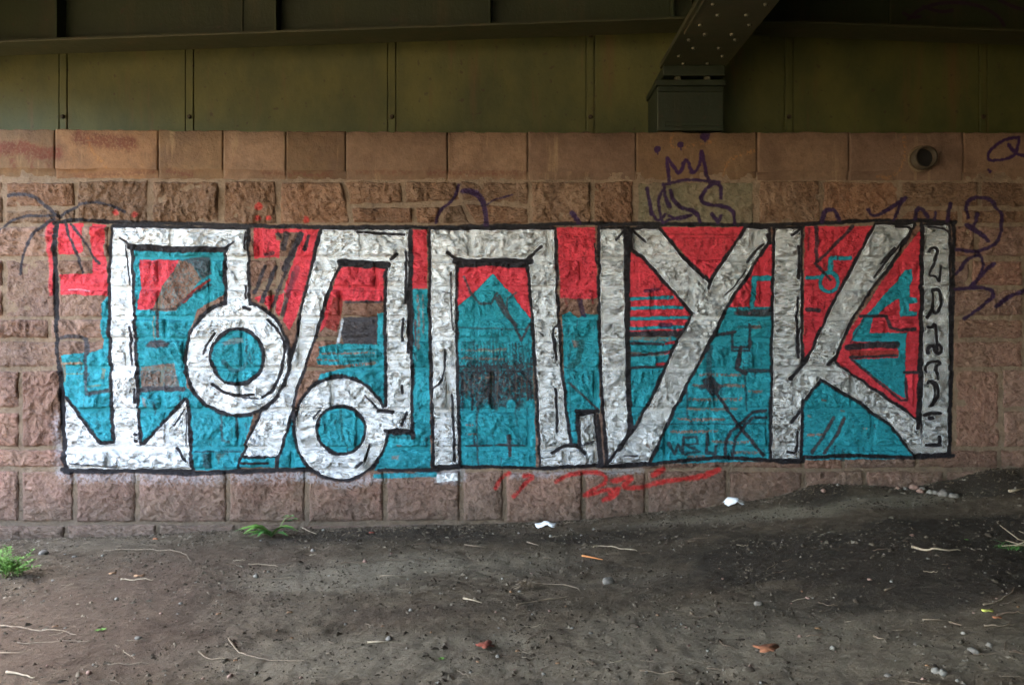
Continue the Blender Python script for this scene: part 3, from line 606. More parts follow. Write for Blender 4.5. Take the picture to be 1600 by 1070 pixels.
occ = list(jump)+[(8, 120, 281, 352), (436, 828, 281, 352), (1406, 1640, 281, 352)]
for ci, (y0, y1) in enumerate(zip(courses[:-1], courses[1:])):
    busy = sorted((o[0], o[1]) for o in occ if o[2] <= y0+1 and o[3] >= y1-1)
    free = []; x = X0
    for a, b in busy:
        if a > x+2: free.append((x, a))
        x = max(x, b)
    if x < X1: free.append((x, X1))
    for a, b in free:
        hgt = y1-y0; x = a
        while b-x > 1:
            inside = -30 < x < 1630
            w = rng.uniform(95, 190)*(1 if inside else 1.7)
            if ci >= 9 and inside: w = rng.uniform(95, 150)
            if b-x-w < 42: w = b-x if b-x < 150 else (b-x)/2
            stones.append(rect_q(x, x+w, y0, y1)); x += w
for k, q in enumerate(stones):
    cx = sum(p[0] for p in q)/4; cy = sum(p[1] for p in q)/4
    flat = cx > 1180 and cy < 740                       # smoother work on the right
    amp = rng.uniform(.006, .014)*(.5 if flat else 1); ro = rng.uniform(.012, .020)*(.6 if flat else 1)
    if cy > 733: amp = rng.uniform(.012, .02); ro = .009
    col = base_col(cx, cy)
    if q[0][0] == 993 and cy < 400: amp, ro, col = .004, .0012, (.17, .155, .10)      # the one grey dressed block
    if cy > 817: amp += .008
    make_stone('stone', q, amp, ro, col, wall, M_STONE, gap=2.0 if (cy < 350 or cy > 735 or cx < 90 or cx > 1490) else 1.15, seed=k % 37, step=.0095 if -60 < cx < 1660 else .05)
# coping blocks: smoother, square, with a shallow chamfered foot
cj = [-420, -260, -110, 88, 249, 350, 448, 541, 700, 825, 993, 1182, 1325, 1503, 1680, 1850, 2020]
for k, (a, b) in enumerate(zip(cj[:-1], cj[1:])):
    y0 = float(np.interp(a, [0, 240, 600, 1600], [203, 205, 207.5, 208.5])); y1 = float(np.interp(b, [0, 240, 600, 1600], [203, 205, 207.5, 208.5]))
    c = np.array([[.17, .098, .056], [.175, .112, .08], [.14, .088, .052], [.19, .122, .082]][int(rng.integers(0, 4))])*rng.uniform(.82, 1.12)*float(np.interp(a, [0, 500], [1.15, .95]))  # leftmost blocks also lightened in colour, following light that fades to the right
    nx = max(6, int((b-a)/8)); prof = [(-2, -.60), (-.8, -.03), (0, .010), (1.4, .020), (30, .022), (59, .022), (60.5, .020), (62, .008), (73, .006), (75.5, .001), (76.5, -.03)]
    xs = np.concatenate([[a+.35, a+1.3], np.linspace(a+4, b-4, nx), [b-1.3, b-.35]])
    X, P = np.meshgrid(xs, np.arange(len(prof)))
    py = np.interp(X, [a, b], [y0, y1])+np.array([p[0] for p in prof])[:, None]
    h = np.array([p[1] for p in prof])[:, None]+0*X+(.0025*fbm(X/30, py/30, 500+k, 3))+rng.uniform(-.003, .003)
    e_ = rng.uniform(-.004, .012, 2); h[:, 0] = np.minimum(h[:, 0], e_[0]); h[:, -1] = np.minimum(h[:, -1], e_[1])
    h[0] = -.6; py[0] = py[1]-.2
    py[1:3] += 1.6*vn(X[1:3]/9, X[1:3]*0+k, 44)
    py[4:7] += 3.0*np.clip(fbm(X[4:7]/34, X[4:7]*0+k, 46, 3), -.6, .9)
    for q_ in (1, 2, -3, -2): h[2:6, q_] -= .008*np.clip(vn(py[2:6, q_]/9, X[2:6, q_], 48+k), 0, 1)
    o = link('coping_stone', grid_mesh('coping_stone', wx(X), -h, wz(py), UVof(X, py)), wall, M_COPING, True); o.color = (*c, 1)
# mortar bed (pushed slightly up and down along the joints) and the hidden core of the wall
gxm, gym = np.meshgrid(np.linspace(X0, X1, 900), np.linspace(212, 870, 260))
hm = .0035*fbm(gxm/9, gym/9, 700, 3)-.001
link('mortar', grid_mesh('mortar', wx(gxm), -hm-.0055, wz(gym), UVof(gxm, gym)), wall, M_MORTAR, True)
MB().box(wx(X0), wx(X1), .03, .62, -.6, wz(213)).obj('wall_core', M_MORTAR, wall)
# drain pipe in the coping
def ring(mb, cx, cz, y0, y1, ro, ri, n=28):
    v = []; f = []
    for r, y in ((ro, y1), (ro, y0), (ri, y0), (ri, y1)):
        v += [(cx+r*math.cos(2*math.pi*i/n), y, cz+r*math.sin(2*math.pi*i/n)) for i in range(n)]
    for k in range(3): f += [(k*n+i, k*n+(i+1) % n, (k+1)*n+(i+1) % n, (k+1)*n+i) for i in range(n)]
    mb.add(v, f); return mb
M_IRON = simple('rusty_dark_iron', (.045, .034, .02), (.028, .02, .014), 40, .75, .002)
M_BORE_SHADE = simple('painted_bore_shade', (.012, .011, .010), (.008, .008, .008), 20, .9, 0)
cxp, czp = wx(1436), wz(250)
pipe = empty('drain_pipe', (cxp, 0, czp), 'short round drain pipe with dark open mouth sticking out of the coping', 'pipe')
ring(MB(), cxp, czp, -.105, .02, .078, .066).obj('pipe_barrel', M_IRON, pipe, True)
ring(MB(), cxp, czp, -.034, -.012, .094, .076).obj('collar', simple('cement_collar', (.12, .082, .05), None, 50), pipe, True)
v = [(cxp+.067*math.cos(2*math.pi*i/24), -.055, czp+.067*math.sin(2*math.pi*i/24)) for i in range(24)]
MB().add(v, [tuple(range(24))]).obj('bore_shade_disc', M_BORE_SHADE, pipe)  # near-black disc, painted as the shade inside the open pipe

# ------------------------------------------------------------------ steel bridge
def steel(name, c, c2, rust=.35, rough=.55):
    m = Mat(name, rough, 0, .4); big = m.noise(2.2, 6, .65, stretch=(1, 1, .6)); fine = m.noise(60, 4, .6); dr = m.noise(7, 5, .65, stretch=(1, 1, .1)); sp = m.noise(22, 3, .5)
    b = m.mix(m.ramp(big, [(.35, 0.), (.65, 1.)]), c, c2)
    b = m.mix(m.ramp(dr, [(.55, 0.), (.72, rust)]), b, (.085, .05, .022))
    b = m.mix(m.ramp(sp, [(.66, 0.), (.71, .6)]), b, (.035, .02, .012))
    m.col(b); m.bump((fine, .0012), (big, .01)); return m.m
M_BACK = steel('olive_painted_plate', (.076, .080, .022), (.036, .046, .014), .75, .6)
M_WEB = steel('dark_green_painted_steel', (.018, .026, .009), (.011, .019, .007), .25)
M_FL = steel('green_painted_flange', (.030, .033, .014), (.021, .026, .012), .35)
M_BEAR = steel('green_painted_bearing', (.012, .020, .009), (.009, .015, .007), .2)
M_BOLT = steel('worn_bolt_heads', (.075, .075, .045), (.04, .045, .025), .3)
M_DECK = simple('stained_deck_concrete', (.13, .12, .09), (.08, .075, .055), 3, .9, .004)

YB = .42
back = empty('back_wall', (0, YB, 2.8), 'olive painted plate wall with upright jointing strips behind the coping', 'wall')
joints = [-560, -250, 99, 296.5, 612.5, 922.5, 1232.5, 1536, 1850, 2160]
ztop = 4.42
for a, b in zip(joints[:-1], joints[1:]):
    x0, _ = at(a, 0, YB); x1, _ = at(b, 0, YB)
    MB().box(x0+.036, x1-.036, YB, YB+.05, 2.70, ztop).obj('panel', M_BACK, back, bevel=.003)
for j in joints[1:-1]:
    x, _ = at(j, 0, YB); s_ = MB().box(x-.026, x+.026, YB-.004, YB+.04, 2.72, ztop).obj('jointing_strip', M_BACK, back, bevel=.003)
    _, zb = at(0, 183, YB)
    for zz in (zb, zb+.62):
        n = 8; v = [(x+.019*math.cos(2*math.pi*i/n), YB-.006, zz+.019*math.sin(2*math.pi*i/n)) for i in range(n)]+[(x+.012*math.cos(2*math.pi*i/n), YB-.024, zz+.012*math.sin(2*math.pi*i/n)) for i in range(n)]
        MB().add(v, [tuple(range(n, 2*n))]+[(i, (i+1) % n, (i+1) % n+n, i+n) for i in range(n)]).obj('bolt', M_IRON, s_)
bridge = empty('steel_bridge', (1.3, .1, 3.3), 'dark green riveted steel bridge with cross beams and one heavy girder seen from below', 'bridge')
# main girders, running from the bearing towards and over the camera
GX0, GX1, GZ = 1.066, 1.530, 3.268; gc = (GX0+GX1)/2
def girder(dx, detail):
    g = MB().box(gc+dx-.012, gc+dx+.012, -16, .10 if detail else .40, GZ+.04, 4.42).obj('girder_web', M_WEB, bridge)
    f = MB().box(GX0+dx, GX1+dx, -16, .10, GZ, GZ+.036).obj('girder_flange', M_FL, bridge, bevel=.003)
    if detail:
        MB().box(GX0+.02, GX1-.02, -15, -.62, GZ-.022, GZ).obj('splice_plate', M_FL, f, bevel=.003)
        rows = [(-.93, -.84, 0), (-.80, -.88, 0)]
        k = 0
        for i, yy in enumerate(np.arange(-.02, -1.9, -.155)):
            zt = GZ if yy > -.60 else GZ-.022
            for sx in (-1, 1):
                xx = gc+sx*(.15 if i % 2 else .085)
                n = 8; v = []
                for r, h in ((.015, 0), (.013, .007), (.007, .012)): v += [(xx+r*math.cos(2*math.pi*q/n), yy+r*math.sin(2*math.pi*q/n), zt-h) for q in range(n)]
                fs = [(a*n+q, (a+1)*n+q, (a+1)*n+(q+1) % n, a*n+(q+1) % n) for a in range(2) for q in range(n)]+[tuple(range(2*n, 3*n))]
                MB().add(v, fs).obj('rivet', M_BOLT, f, True)
    for yy in (-1.1, -3.1, -5.1, -7.1, -9.1, -11.1):
        for sx in (-1, 1): MB().box(*sorted((gc+dx+sx*.012, gc+dx+sx*.18)), yy, yy+.014, GZ+.04, 4.42).obj('girder_stiffener', M_WEB, bridge)
girder(0, True); girder(-5.62, False); girder(6.2, False); girder(12.4, False)  # the left girder is unseen, added to hold back sky light
MB().box(-4.34, -4.30, .03, .41, 2.795, GZ).obj('light_block_plate', M_FL, bridge)  # unseen plate, added to block light at the left end
# end of the girder: sole plate with bolts and a foot block on the coping
x0, z0 = at(1026, 132, .04); x1, _ = at(1130, 132, .04)
MB().box(gc-.22, gc+.22, .02, .40, GZ-.075, GZ).obj('sole_plate', M_BEAR, bridge, bevel=.006)
bp = MB().box(x0-.012, x1+.012, .00, .42, z0-.018, z0+.022).obj('bearing_plate', M_BEAR, bridge, bevel=.006)
for sx in (-.11, .10):
    n = 6; cx_ = gc+sx
    b = MB(); v = []
    for h, r in ((0, .026), (.03, .026)): v += [(cx_+r*math.cos(2*math.pi*q/n), .05+r*math.sin(2*math.pi*q/n), z0+.022+h) for q in range(n)]
    b.add(v, [tuple(range(n, 2*n))]+[(q, (q+1) % n, (q+1) % n+n, q+n) for q in range(n)]); b.box(cx_-.011, cx_+.011, .04, .062, z0+.05, z0+.075)
    b.obj('bolt', M_BOLT, bp)
ft = MB().box(x0, x1, .02, .40, 2.80, z0-.018).obj('bearing_block', M_BEAR, bridge, bevel=.008)
MB().box(x0+.05, x1-.01, .006, .022, 2.83, 2.86).obj('foot_rib', M_BEAR, ft, bevel=.003)
MB().box(x0+.01, x1-.01, .004, .022, z0-.06, z0-.045).obj('foot_rib', M_BEAR, ft, bevel=.003)
# cross beams (their lower flange falls outwards on both sides of the girder)
def beam(xa, za, xb, zb, stiff, thin=()):
    """web, sloping flange and uprights between xa and xb; za/zb = underside heights"""
    zt = 4.42; zf = lambda x: za+(zb-za)*(x-xa)/(xb-xa)
    w = MB().prism([(xa, za+.018), (xb, zb+.018), (xb, zt), (xa, zt)], -.03, -.015).obj('beam_web', M_WEB, bridge)
    MB().prism([(xa, za), (xb, zb), (xb, zb+.018), (xa, za+.018)], -.155, .11).obj('beam_flange', M_FL, bridge, bevel=.003)
    MB().prism([(xa, za+.018), (xb, zb+.018), (xb, zb+.030), (xa, za+.030)], -.05, -.03).obj('beam_angle', M_FL, bridge)
    for x in stiff: MB().box(x-.007, x+.007, -.145, -.03, zf(x)+.018, zt).obj('beam_stiffener', M_WEB, bridge, bevel=.002)
    for x in thin: MB().box(x-.006, x+.006, -.045, -.03, zf(x)+.018, zt).obj('beam_seam', M_FL, bridge)
def bx(px): return at(px, 0, -.145)[0]
sl_ = lambda px, py: (at(px, py, .11)[0], at(px, py, .11)[1])
xa, za = sl_(0, 88); xb, zb = sl_(1050, 52)
k = (zb-za)/(xb-xa)
beam(-4.4, za+k*(-4.4-xa), gc-.03, zb+k*(gc-.03-xb), [bx(-260), bx(87), bx(430), bx(765), bx(1052)], [at(378, 0, -.04)[0]])
xa, za = sl_(1170, 56); xb, zb = sl_(1600, 72); k = (zb-za)/(xb-xa)
beam(gc+.03, za+k*(gc+.03-xa), 7.45, zb+k*(7.45-xb), [bx(1700), bx(2050)], [at(1392, 0, -.04)[0]])
# purple scribble on the right beam web
M_PUR = simple('purple_spray_paint', (.022, .010, .026), (.03, .016, .03), 40, .6, 0)
def ribbon(pts, w, y):
    mb = MB(); v = []
    pts = smooth(pts, 2)
    for i, (x, z) in enumerate(pts):
        a = pts[max(i-1, 0)]; b = pts[min(i+1, len(pts)-1)]; dx, dz = b[0]-a[0], b[1]-a[1]; L = math.hypot(dx, dz)+1e-9
        v += [(x-dz/L*w, y, z+dx/L*w), (x+dz/L*w, y, z-dx/L*w)]
    return mb.add(v, [(2*i, 2*i+1, 2*i+3, 2*i+2) for i in range(len(pts)-1)])
rb = MB()
for L in ([(1418, 32), (1440, 12), (1480, 3), (1530, 8), (1560, 25), (1570, 42)], [(1440, 10), (1470, 20), (1490, 16)], [(1560, 0), (1580, 10), (1600, 16), (1650, 20)], [(1410, 20), (1425, 28), (1440, 26)]):
    r = ribbon([at(p[0], p[1], -.034) for p in L], .012, -.0335); rb.add(r.v, r.f)
rb.obj('painted_scribble', M_PUR, bridge)
MB().box(-4.4, 40, -40, 1.6, 4.425, 4.95).obj('deck_slab', M_WEB, bridge)  # unseen deck, its reach stretched to keep sky light off the wall
# earth and masonry behind so that nothing is hollow
MB().box(-5.6, 16, YB+.009, 1.6, 1.0, 4.418).obj('backing', M_BACK, back)

# ------------------------------------------------------------------ ground
def near(px, py):                      # world x,y of a ground pixel (flat first guess refined on the slope)
    x = (px-800)/PPM; y = -1.
    for _ in range(14):
        z = float(gz(np.array([x]), np.array([y]), False)[0]); d = (CAMZ-z)*F/(py-HOR); y = d+CAMY; x = (px-800)*d/F
    return x, y
def gz(x, y, detail=True):
    x = np.asarray(x, float); y = np.asarray(y, float)
    px = x*PPM+800; base = CAMZ+(HOR-contact(px))/PPM
    t = ss(-y/3.2); z = base*(1-.25*t)-.02*t
    z = z+4.3*np.maximum(ss((x-6.5)/6)*ss((y+60)/20), ss((-y-9)/8)*ss((x+4)/7)*ss((y+60)/20))  # unseen banks right and behind the camera, added to block low light
    z = z+np.maximum(2.9*ss((-x-9)/7), 3.2*ss((-y-16)/10)*(x < -4)*ss((-x-4)/2))*(1-.0*z)  # unseen bank on the left side, also raised to cut the low sky
    a = ss(-y/.25)
    z = z+a*(.022*fbm(x/.9, y/.6, 801, 3))
    for cx, cy, rx, ry, h in BUMPS: z = z+h*np.exp(-((x-cx)/rx)**2-((y-cy)/ry)**2)
    if detail:
        z = z+(.25+.75*a)*(.011*fbm(x/.13, y/.10, 811, 3)+.007*fbm(x/.04, y/.035, 821, 3))
    return z
BUMPS = []
BUMPS = [(2.12, -.06, .16, .10, .045), (2.45, -.10, .25, .10, .03), (3.35, -.10, .30, .12, .05), (3.0, -.12, .12, .07, .03), (.8, -.1, .5, .1, .012), (-3.4, -.5, .3, .2, .03), (1.3, -2.1, .9, .25, -.02), (-.5, -1.5, .8, .3, .02)]
def axis(lo, hi, step, far, n):
    d = np.arange(lo, hi+step/2, step); g = np.geomspace(step*2, far, n)
    return np.concatenate([lo-g[::-1], d, hi+g])
gxa = axis(-4.3, 4.3, .016, 160, 26)
gya = np.concatenate([-3.2-np.geomspace(.03, 160, 30)[::-1], np.arange(-3.2, .05, .014), [.2, .6]])
GX, GY = np.meshgrid(gxa, gya)
GZv = gz(GX, GY)
gm = grid_mesh('ground', GX, GY, GZv)
# soil moisture and colour: packed dry grey soil, dark damp soil, brown humus
dry = np.zeros(GX.shape); wet = np.zeros(GX.shape); brown = np.zeros(GX.shape)
def blob(A, px, py, rx, ry, v):
    x, y = near(px, py); x2, y2 = near(px, py+ry); sx = rx/PPM; sy = max(abs(y-y2), .06)
    r = np.hypot((GX-x)/sx, (GY-y)/sy)+.35*fbm(GX/.22, GY/.16, 901, 3)
    A += v*ss(1.35-r)
for b in ((520, 905, 130, 26, .9), (640, 880, 90, 22, .6), (800, 885, 120, 20, .5), (560, 1020, 160, 40, .7), (430, 960, 80, 30, .3), (1180, 985, 230, 45, .65), (1000, 1040, 300, 30, .55), (1400, 1040, 200, 40, .55), (1090, 812, 130, 10, .7), (1230, 800, 130, 12, .9), (1340, 785, 120, 12, 1.), (1460, 776, 110, 8, .8), (1000, 905, 120, 14, .3), (150, 850, 120, 12, .3)): blob(dry, *b)
for b in ((620, 832, 160, 16, .9), (480, 840, 80, 14, .5), (870, 840, 180, 14, .6), (1020, 835, 140, 14, .6), (1270, 768, 50, 8, 1.1), (1190, 850, 200, 22, .7), (1350, 850, 260, 34, 1.), (1500, 880, 260, 60, 1.), (1550, 820, 160, 22, 1.1), (1500, 750, 90, 12, 1.1), (1400, 940, 260, 24, .7), (760, 950, 200, 14, .35), (1130, 900, 160, 20, .6), (900, 890, 90, 16, .4), (1590, 760, 70, 20, 1.)): blob(wet, *b)
for b in ((120, 960, 260, 90, .9), (300, 880, 200, 40, .6), (60, 1040, 200, 60, .7), (620, 960, 90, 20, .4), (1500, 940, 160, 20, .35)): blob(brown, *b)
at_ = gm.color_attributes.new('soil', 'FLOAT_COLOR', 'POINT')
arr = np.stack([np.clip(dry, 0, 1), np.clip(wet, 0, 1), np.clip(brown, 0, 1), np.ones_like(dry)], -1).astype(np.float32)
at_.data.foreach_set('color', arr.ravel())
m = Mat('trodden_soil', .95, 0, .15)
sa = m.n('Attribute', attribute_name='soil'); sep = m.n('SeparateColor'); m.l(sa.outputs['Color'], sep.inputs[0])
n1 = m.noise(9, 6, .7); n2 = m.noise(55, 5, .7, stretch=(1, 1, 1)); n3 = m.noise(260, 3, .7); n4 = m.noise(2.5, 5, .6)
b = m.ramp(n1, [(.3, (.074, .052, .034)), (.55, (.130, .097, .065)), (.75, (.19, .150, .105))])
b = m.mix(m.math('MULTIPLY', sep.outputs[2], .65), b, (.115, .072, .052))
b = m.mix(m.math('MULTIPLY', sep.outputs[0], m.ramp(n2, [(.3, .45), (.6, .95)])), b, (.245, .203, .148))
b = m.mix(m.math('MULTIPLY', sep.outputs[1], .8), b, (.032, .025, .019))
b = m.mix(m.ramp(n2, [(.62, 0.), (.70, .55)]), b, (.20, .17, .13))
b = m.mix(m.ramp(n2, [(.30, .65), (.40, 0.)]), b, (.022, .017, .013))
b = m.mix(m.ramp(n3, [(.62, 0.), (.70, .45)]), b, (.26, .23, .19))
b = m.mix(m.ramp(n3, [(.30, .5), (.38, 0.)]), b, (.02, .016, .013))
m.col(b); m.bump((n1, .04), (m.noise(24, 5, .65), .035), (n2, .022), (n3, .006))
tag(link('ground', gm, None, m.m, True), kind='structure')

# ------------------------------------------------------------------ litter and plants
def gpt(px, py, lift=0):
    x, y = near(px, py); return Vector((x, y, float(gz(np.array([x]), np.array([y]))[0])+lift))
def gat(x, y, lift=0): return Vector((x, y, float(gz(np.array([x]), np.array([y]))[0])+lift))
M_TW = [simple('dry_straw_twig', (.19, .14, .095), (.11, .08, .055), 60), simple('brown_twig', (.16, .11, .075), (.09, .06, .04), 60), simple('pale_bleached_stick', (.34, .27, .19), (.23, .18, .12), 60), simple('orange_wood_splinter', (.50, .20, .07), (.38, .14, .05), 60)]
M_PB = [simple('grey_pebble', (.17, .15, .13), (.10, .09, .075), 60), simple('pale_pebble', (.20, .18, .15), (.13, .12, .10), 60), simple('reddish_stone_chip', (.22, .13, .10), (.14, .085, .065), 60)]
def dens(P, n=4):
    out = []
    for a, b in zip(P[:-1], P[1:]): out += [(a[0]+(b[0]-a[0])*i/n, a[1]+(b[1]-a[1])*i/n) for i in range(n)]
    return out+[P[-1]]
def twig(pts, r, mat, label, group=None, name='twig', world=False):
    P = dens(smooth(pts, 1), 2); V = []
    for i, p in enumerate(P):
        l = r*.8+.006*max(0, vn(i*.7, len(P), 5)); V.append(gat(p[0], p[1], l) if world else gpt(p[0], p[1], l))
    org = V[0].copy(); V = [v-org for v in V]; n = len(V)
    o = MB().tube(V, [r*(1-.65*i/(n-1)) for i in range(n)], 6).obj(name, mat, None, True); o.location = org
    return tag(o, label, 'twig', group)
r4 = W_(0, 780, 2.963); r5 = W_(530, 780, 2.963); r6 = W_(1060, 720, 2.963)
for L, r, mi, lb in (
    (r4([(480, 240), (640, 228), (760, 235), (860, 250), (885, 290)]), .0045, 0, 'long dry twig bent down at its right end, near the wall left of the dandelion'),
    (r4([(0, 590), (200, 600), (300, 612), (355, 635)]), .004, 0, 'long straw coloured twig running in from the left edge below the green bush'),
    (r4([(80, 668), (240, 662), (430, 662)]), .003, 0, 'thin straight straw lying just below the long twig at the left edge'),
    (r4([(0, 712), (150, 708)]), .003, 0, 'straight straw at the left edge above the thick pale stick'),
    (r4([(30, 808), (90, 815), (160, 833)]), .006, 2, 'thick pale stick in the bottom left corner'),
    (r4([(500, 758), (600, 756), (700, 757)]), .003, 0, 'straight thin straw alone at the bottom left centre'),
    (r4([(560, 372), (640, 376), (710, 380)]), .0035, 2, 'pale straw beside the small brown leaves left of centre'),
    (r4([(1060, 650), (1090, 700), (1160, 735), (1280, 745), (1430, 765)]), .0045, 0, 'long curved hook-shaped twig on the grey patch at bottom centre left'),
    (r4([(920, 710), (960, 730), (1040, 745), (1120, 740)]), .004, 0, 'curved twig touching the long hook-shaped twig'),
    (r4([(1205, 372), (1300, 370), (1400, 371)]), .003, 0, 'straight straw lying right of the white pebble'),
    (r4([(1395, 132), (1465, 165)]), .005, 2, 'short pale stick on the soil right of the dandelion'),
    (r4([(1150, 298), (1240, 300), (1290, 315)]), .0045, 0, 'dry twig below the dandelion, above the white pebble'),
    (r5([(1175, 225), (1220, 215), (1300, 232), (1380, 238)]), .005, 2, 'pale angled twig right of centre above the orange splinter'),
    (r5([(1125, 265), (1220, 290)]), .0065, 3, 'bright orange wood splinter on dark soil'),
    (r5([(900, 390), (1000, 392), (1080, 405), (1115, 425)]), .004, 0, 'thin bent twig reaching right from the dry root clump'),
    (r5([(820, 495), (900, 475), (1000, 465), (1070, 455)]), .0045, 0, 'long straight twig below the dry root clump'),
    (r5([(575, 460), (660, 485)]), .005, 2, 'short pale stick left below the dry root clump'),
    (r5([(130, 668), (235, 668)]), .0045, 2, 'short straw beside the round pebble at bottom centre'),
    (r5([(190, 355), (310, 362)]), .004, 0, 'short dry twig on the grey patch at centre left'),
    (r5([(580, 212), (680, 225)]), .004, 0, 'short twig on the dark soil below the third letter'),
    (r5([(870, 200), (925, 220)]), .005, 0, 'short twig below the left white paper scrap'),
    (r5([(0, 300), (130, 290), (240, 280), (450, 278)]), .003, 1, 'long thin brown root across the soil at centre left'),
    (r5([(1390, 805), (1500, 808), (1600, 815)]), .004, 0, 'long dry straw at the bottom edge right of centre'),
    (r6([(1080, 405), (1150, 412), (1200, 420), (1305, 415)]), .008, 2, 'thick bright stick on the dark slope at the right'),
    (r6([(1410, 665), (1480, 650), (1540, 620), (1555, 590)]), .005, 0, 'upward curving twig near the right edge'),
    (r6([(1130, 735), (1240, 742)]), .004, 0, 'left one of two short twigs in line at lower right'),
    (r6([(1255, 750), (1310, 770)]), .005, 0, 'right one of two short twigs in line at lower right'),
    (r6([(1415, 775), (1500, 775), (1555, 765)]), .0045, 0, 'straight twig below the yellow leaf at lower right'),
    (r6([(905, 815), (950, 835)]), .005, 0, 'short twig right of the orange maple leaf'),
    (r6([(190, 830), (210, 860), (280, 870)]), .003, 1, 'thin dark curved twig left of the orange maple leaf'),
    (r6([(955, 605), (1000, 588)]), .005, 0, 'small twig in the middle of the dark slope'),
    (r6([(1475, 718), (1540, 708), (1600, 703)]), .006, 1, 'grey stick right of the yellow leaf at the right edge'),
    (r6([(1530, 92), (1600, 85)]), .010, 2, 'pale flat stick at the foot of the wall by the right edge')):
    twig(L, r, M_TW[mi], lb)
for i in range(120):
    px = rng.uniform(-60, 1660); py = 835+ (rng.random()**1.3)*240
    if py < contact(px)+12: continue
    x, y = near(px, py); L = rng.uniform(.03, .12); a = rng.normal(0, .5)
    twig([(x, y), (x+L*.5*math.cos(a), y+L*.5*math.sin(a)+rng.uniform(-.01, .01)), (x+L*math.cos(a), y+L*math.sin(a))], rng.uniform(.0012, .0028), M_TW[int(rng.choice([0, 0, 1, 1, 2]))], 'short thin bit of dry straw or twig lying on the dirt', 'bits of straw and twig scattered over the dirt', 'twig', True)
# pebbles
def rock_mesh(seed, name='pebble'):
    t = (1+5**.5)/2; v = [Vector(p).normalized() for p in ((-1, t, 0), (1, t, 0), (-1, -t, 0), (1, -t, 0), (0, -1, t), (0, 1, t), (0, -1, -t), (0, 1, -t), (t, 0, -1), (t, 0, 1), (-t, 0, -1), (-t, 0, 1))]
    f = [(0, 11, 5), (0, 5, 1), (0, 1, 7), (0, 7, 10), (0, 10, 11), (1, 5, 9), (5, 11, 4), (11, 10, 2), (10, 7, 6), (7, 1, 8), (3, 9, 4), (3, 4, 2), (3, 2, 6), (3, 6, 8), (3, 8, 9), (4, 9, 5), (2, 4, 11), (6, 2, 10), (8, 6, 7), (9, 8, 1)]
    cache = {}; nf = []
    def mid(a, b):
        k = (min(a, b), max(a, b))
        if k not in cache: cache[k] = len(v); v.append((v[a]+v[b]).normalized())
        return cache[k]
    for a, b, c in f: x, y, z = mid(a, b), mid(b, c), mid(c, a); nf += [(a, x, z), (b, y, x), (c, z, y), (x, y, z)]
    r = random.Random(seed); w = [1+r.uniform(-.2, .22) for _ in v]; sx, sy, sz = r.uniform(.8, 1.2), r.uniform(.7, 1.1), r.uniform(.5, .75)
    me = bpy.data.meshes.new(name); me.from_pydata([(p.x*k*sx, p.y*k*sy, p.z*k*sz) for p, k in zip(v, w)], [], nf)
    me.polygons.foreach_set('use_smooth', np.ones(len(nf), bool)); me.update(); return me
RM = []
for k in range(9):
    me = rock_mesh(k); me.materials.append(M_PB[k % 3]); RM.append(me)
def pebble(p, r, k, label, group=None, name='pebble', sink=.25):
    o = bpy.data.objects.new(name, RM[k % 9]); C.objects.link(o); o.location = p+Vector((0, 0, r*(.5-sink))); o.scale = (r, r, r); o.rotation_euler = (0, 0, rng.uniform(0, 6.28))
    return tag(o, label, 'stone', group)
for (q, r, k, lb) in (
    (r4([(475, 262)]), .012, 1, 'pale pebble near the wall foot left of the bent twig end'), (r4([(1185, 360)]), .019, 1, 'round white pebble with a straw beside it, left of centre'),
    (r4([(540, 458)]), .013, 1, 'pale pebble on brown soil right of the green bush'), (r4([(345, 270)]), .014, 0, 'grey pebble by the wall foot right of the green bush'), (r4([(200, 255)]), .032, 0, 'flat grey stone beside the green bush'),
    (r4([(640, 645)]), .014, 0, 'small dark stone at lower left centre'), (r4([(1450, 238)]), .018, 0, 'grey pebble on dark soil right of the dandelion'), (r4([(1497, 145)]), .013, 1, 'pale pebble beside the short pale stick by the dandelion'),
    (r5([(830, 160)]), .014, 1, 'pale pebble below the left paper scrap, left one of two'), (r5([(980, 168)]), .016, 1, 'pale pebble below the left paper scrap, right one of two'), (r5([(1180, 133)]), .012, 1, 'small pebble right of the left paper scrap'),
    (r5([(755, 367)]), .010, 1, 'tiny white pebble left above the dry root clump'), (r5([(230, 650)]), .018, 0, 'round pebble at bottom centre left with a straw beside it'), (r5([(120, 292)]), .015, 2, 'pebble at the end of the long thin brown root'),
    (r5([(1245, 388)]), .036, 0, 'largest grey stone in the middle, right of the dry root clump'), (r5([(735, 728)]), .012, 0, 'grey flat pebble under the small red leaf'), (r6([(715, 868)]), .015, 1, 'white pebble right of the orange maple leaf'),
    (r6([(1190, 978)]), .020, 1, 'left of two pale pebbles touching at the bottom right'), (r6([(1225, 990)]), .020, 1, 'right of two pale pebbles touching at the bottom right'), (r6([(1365, 890)]), .024, 0, 'round grey stone at lower right above the two touching pebbles'),
    (r6([(1440, 860)]), .015, 1, 'pebble right above the round grey stone at lower right'), (r6([(370, 672)]), .020, 0, 'grey stone on the slope at lower centre right'), (r6([(1320, 803)]), .013, 1, 'small pebble below the two twigs in line')):
    pebble(gpt(*q[0]), r, k, lb)
for i in range(150):
    px = rng.uniform(-60, 1660); py = 830+rng.random()**1.4*240
    if py < contact(px)+5: continue
    pebble(gpt(px, py), float(np.clip(rng.lognormal(-5.1, .35), .004, .012)), int(rng.integers(0, 9)), 'small pebble half sunk in the dirt', 'small pebbles scattered over the dirt')
